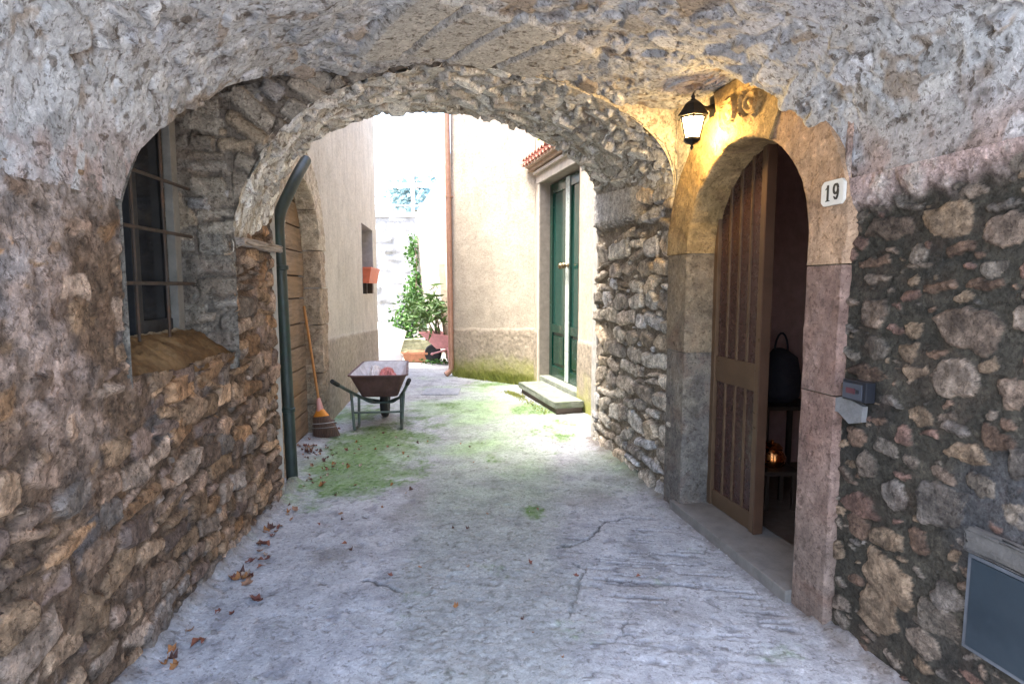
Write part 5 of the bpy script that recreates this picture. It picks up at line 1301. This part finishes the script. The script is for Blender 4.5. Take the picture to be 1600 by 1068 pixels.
# ------------------------------------------------------------------ fallen leaves
def leaf_mesh(name, seed, sz):
    r = np.random.default_rng(seed); n = 14; a = np.linspace(0, 2*PI, n, endpoint=False)
    rad = 1+.35*np.cos(a)+.22*np.cos(a*5)+r.normal(0, .07, n)
    V = [(0, 0, 0)]+[(sz*rad[k]*math.cos(a[k])*.5, sz*rad[k]*math.sin(a[k])*.38, 0) for k in range(n)]
    V += [(sz*.55*rad[k]*math.cos(a[k])*.5, sz*.55*rad[k]*math.sin(a[k])*.38, 0) for k in range(n)]
    V = np.array(V); cu = r.uniform(.5, 1.6); V[:, 2] = (V[:, 1]**2*cu/sz*2.2+V[:, 0]**2*r.uniform(-.3, 1.0)/sz)+r.normal(0, .02, len(V))*sz; V[:, 2] -= V[:, 2].min()
    T = []
    for k in range(n):
        k2 = (k+1) % n; T += [(0, 1+n+k, 1+n+k2), (1+n+k, 1+k, 1+k2), (1+n+k, 1+k2, 1+n+k2)]
    o = mesh_np(name, V, T, None); me = o.data; bpy.data.objects.remove(o); return me
LM = []
for k, c in enumerate([(.20, .065, .035), (.15, .05, .035), (.27, .14, .08), (.34, .25, .19), (.10, .045, .035), (.36, .15, .05)]):
    me = leaf_mesh('fallen_leaf', 700+k, .075); me.materials.append(mat_plain('dry leaf', c, .75, var=.4, scale=40, b=.3, tint=(.42, .28, .17), tintamt=.4)); LM.append(me)
dg_ = bpy.context.evaluated_depsgraph_get()
def scatter(lab, grp, spots):
    for (x, y, n, sx, sy, s) in spots:
        for k in range(n):
            p = at_ground(x+rg.normal(0, sx), y+rg.normal(0, sy))
            if p[1] < 4.3 and p[0] < -1.291-.0836*p[1]+.07: p[0] = -1.291-.0836*p[1]+rg.uniform(.07, .16)
            o = bpy.data.objects.new('fallen_leaf', LM[rg.integers(len(LM))]); COL.objects.link(o)
            o.location = (p[0], p[1], .006); o.rotation_euler = (rg.normal(0, .25), rg.normal(0, .25), rg.uniform(0, 6.28)); sc_ = s*rg.uniform(.42, .82); o.scale = (sc_, sc_*rg.uniform(.6, 1), sc_)
            tag(o, lab, 'leaf', grp)
scatter('dry brown leaf lying along the foot of the rubble wall', 'leaves along the left wall foot', [(424, 826, 7, 14, 6, 1.0), (398, 856, 7, 10, 8, 1.0), (400, 882, 4, 8, 5, .9), (368, 906, 12, 20, 5, 1.0), (398, 938, 2, 5, 3, 1.1), (352, 955, 2, 8, 5, .8), (310, 1000, 2, 8, 4, 1.1), (285, 990, 2, 6, 6, .9), (262, 1032, 3, 10, 8, .8), (440, 800, 4, 10, 8, .9)])
scatter('dry brown leaf swept together near the broom', 'leaves swept together by the broom', [(482, 704, 26, 12, 7, .85), (505, 712, 8, 14, 5, .7), (520, 664, 5, 6, 4, .8), (512, 728, 7, 14, 4, .8)])
scatter('small dry leaf lying loose on the green moss', 'leaves loose on the moss', [(540, 735, 10, 34, 14, .75), (580, 700, 8, 34, 14, .6), (500, 752, 7, 22, 8, .75), (560, 760, 6, 40, 10, .7), (530, 800, 5, 40, 10, .6), (640, 690, 5, 40, 20, .5), (710, 720, 6, 50, 25, .5)])
scatter('pale curled leaf scrap lying out in the middle of the lane', 'leaf scraps in the middle of the lane', [(828, 882, 1, 1, 1, .7), (640, 890, 3, 50, 20, .5), (712, 952, 1, 2, 2, .6), (800, 985, 2, 20, 8, .6), (880, 1025, 1, 3, 3, .6), (760, 790, 4, 40, 20, .5), (960, 905, 2, 40, 12, .5), (270, 1030, 1, 2, 2, .7), (560, 850, 2, 30, 12, .5)])
# loose grit
V, T = [], []
for k in range(700):
    p = np.array([rg.uniform(-1.5, 1.3), rg.uniform(1.9, 6.5)**1.0, .004]); s = rg.uniform(.003, .009)
    q = np.array([(1, 0, -.3), (-.5, .8, -.3), (-.5, -.8, -.3), (0, 0, .9)])*s*rg.uniform(.6, 1.3, (4, 3)); an = rg.uniform(0, 6.28); ca, sa = math.cos(an), math.sin(an)
    q = np.stack([q[:, 0]*ca-q[:, 1]*sa, q[:, 0]*sa+q[:, 1]*ca, q[:, 2]], 1)+p; i = len(V); V += list(q); T += [(i, i+1, i+3), (i+1, i+2, i+3), (i+2, i, i+3), (i, i+2, i+1)]
tag(mesh_np('grit', V, T, mat_plain('pale grit', (.38, .36, .34), .95), None, None, False), 'loose grit on the lane', None, None, 'stuff')

# ------------------------------------------------------------------ light
SUN_EL, SUN_AZ = math.radians(67), math.radians(-110)     # azimuth from +Y towards +X
w = bpy.data.worlds.new('World'); SC.world = w; w.use_nodes = True
sky = w.node_tree.nodes.new('ShaderNodeTexSky'); sky.sky_type = 'NISHITA'; sky.sun_disc = False
sky.sun_elevation = SUN_EL; sky.sun_rotation = SUN_AZ; sky.dust_density = 3.0; sky.air_density = 1.0; sky.altitude = 300
bg = w.node_tree.nodes['Background']; bg.inputs['Strength'].default_value = .15
w.node_tree.links.new(sky.outputs[0], bg.inputs[0])
sl = bpy.data.lights.new('sun', 'SUN'); sl.energy = 1.5; sl.angle = math.radians(20); sl.color = (1, .96, .88)
so = bpy.data.objects.new('sun', sl); COL.objects.link(so)
sd = Vector((math.sin(SUN_AZ)*math.cos(SUN_EL), math.cos(SUN_AZ)*math.cos(SUN_EL), math.sin(SUN_EL)))
so.rotation_euler = sd.to_track_quat('Z', 'Y').to_euler(); so.location = (0, 0, 30)
SC.view_settings.view_transform = 'Standard'; SC.view_settings.look = 'None'; SC.view_settings.exposure = 3.3; SC.view_settings.gamma = 1
SC.render.engine = 'CYCLES'; SC.cycles.use_denoising = True; SC.cycles.max_bounces = 12; SC.cycles.diffuse_bounces = 8; SC.cycles.sample_clamp_indirect = 8
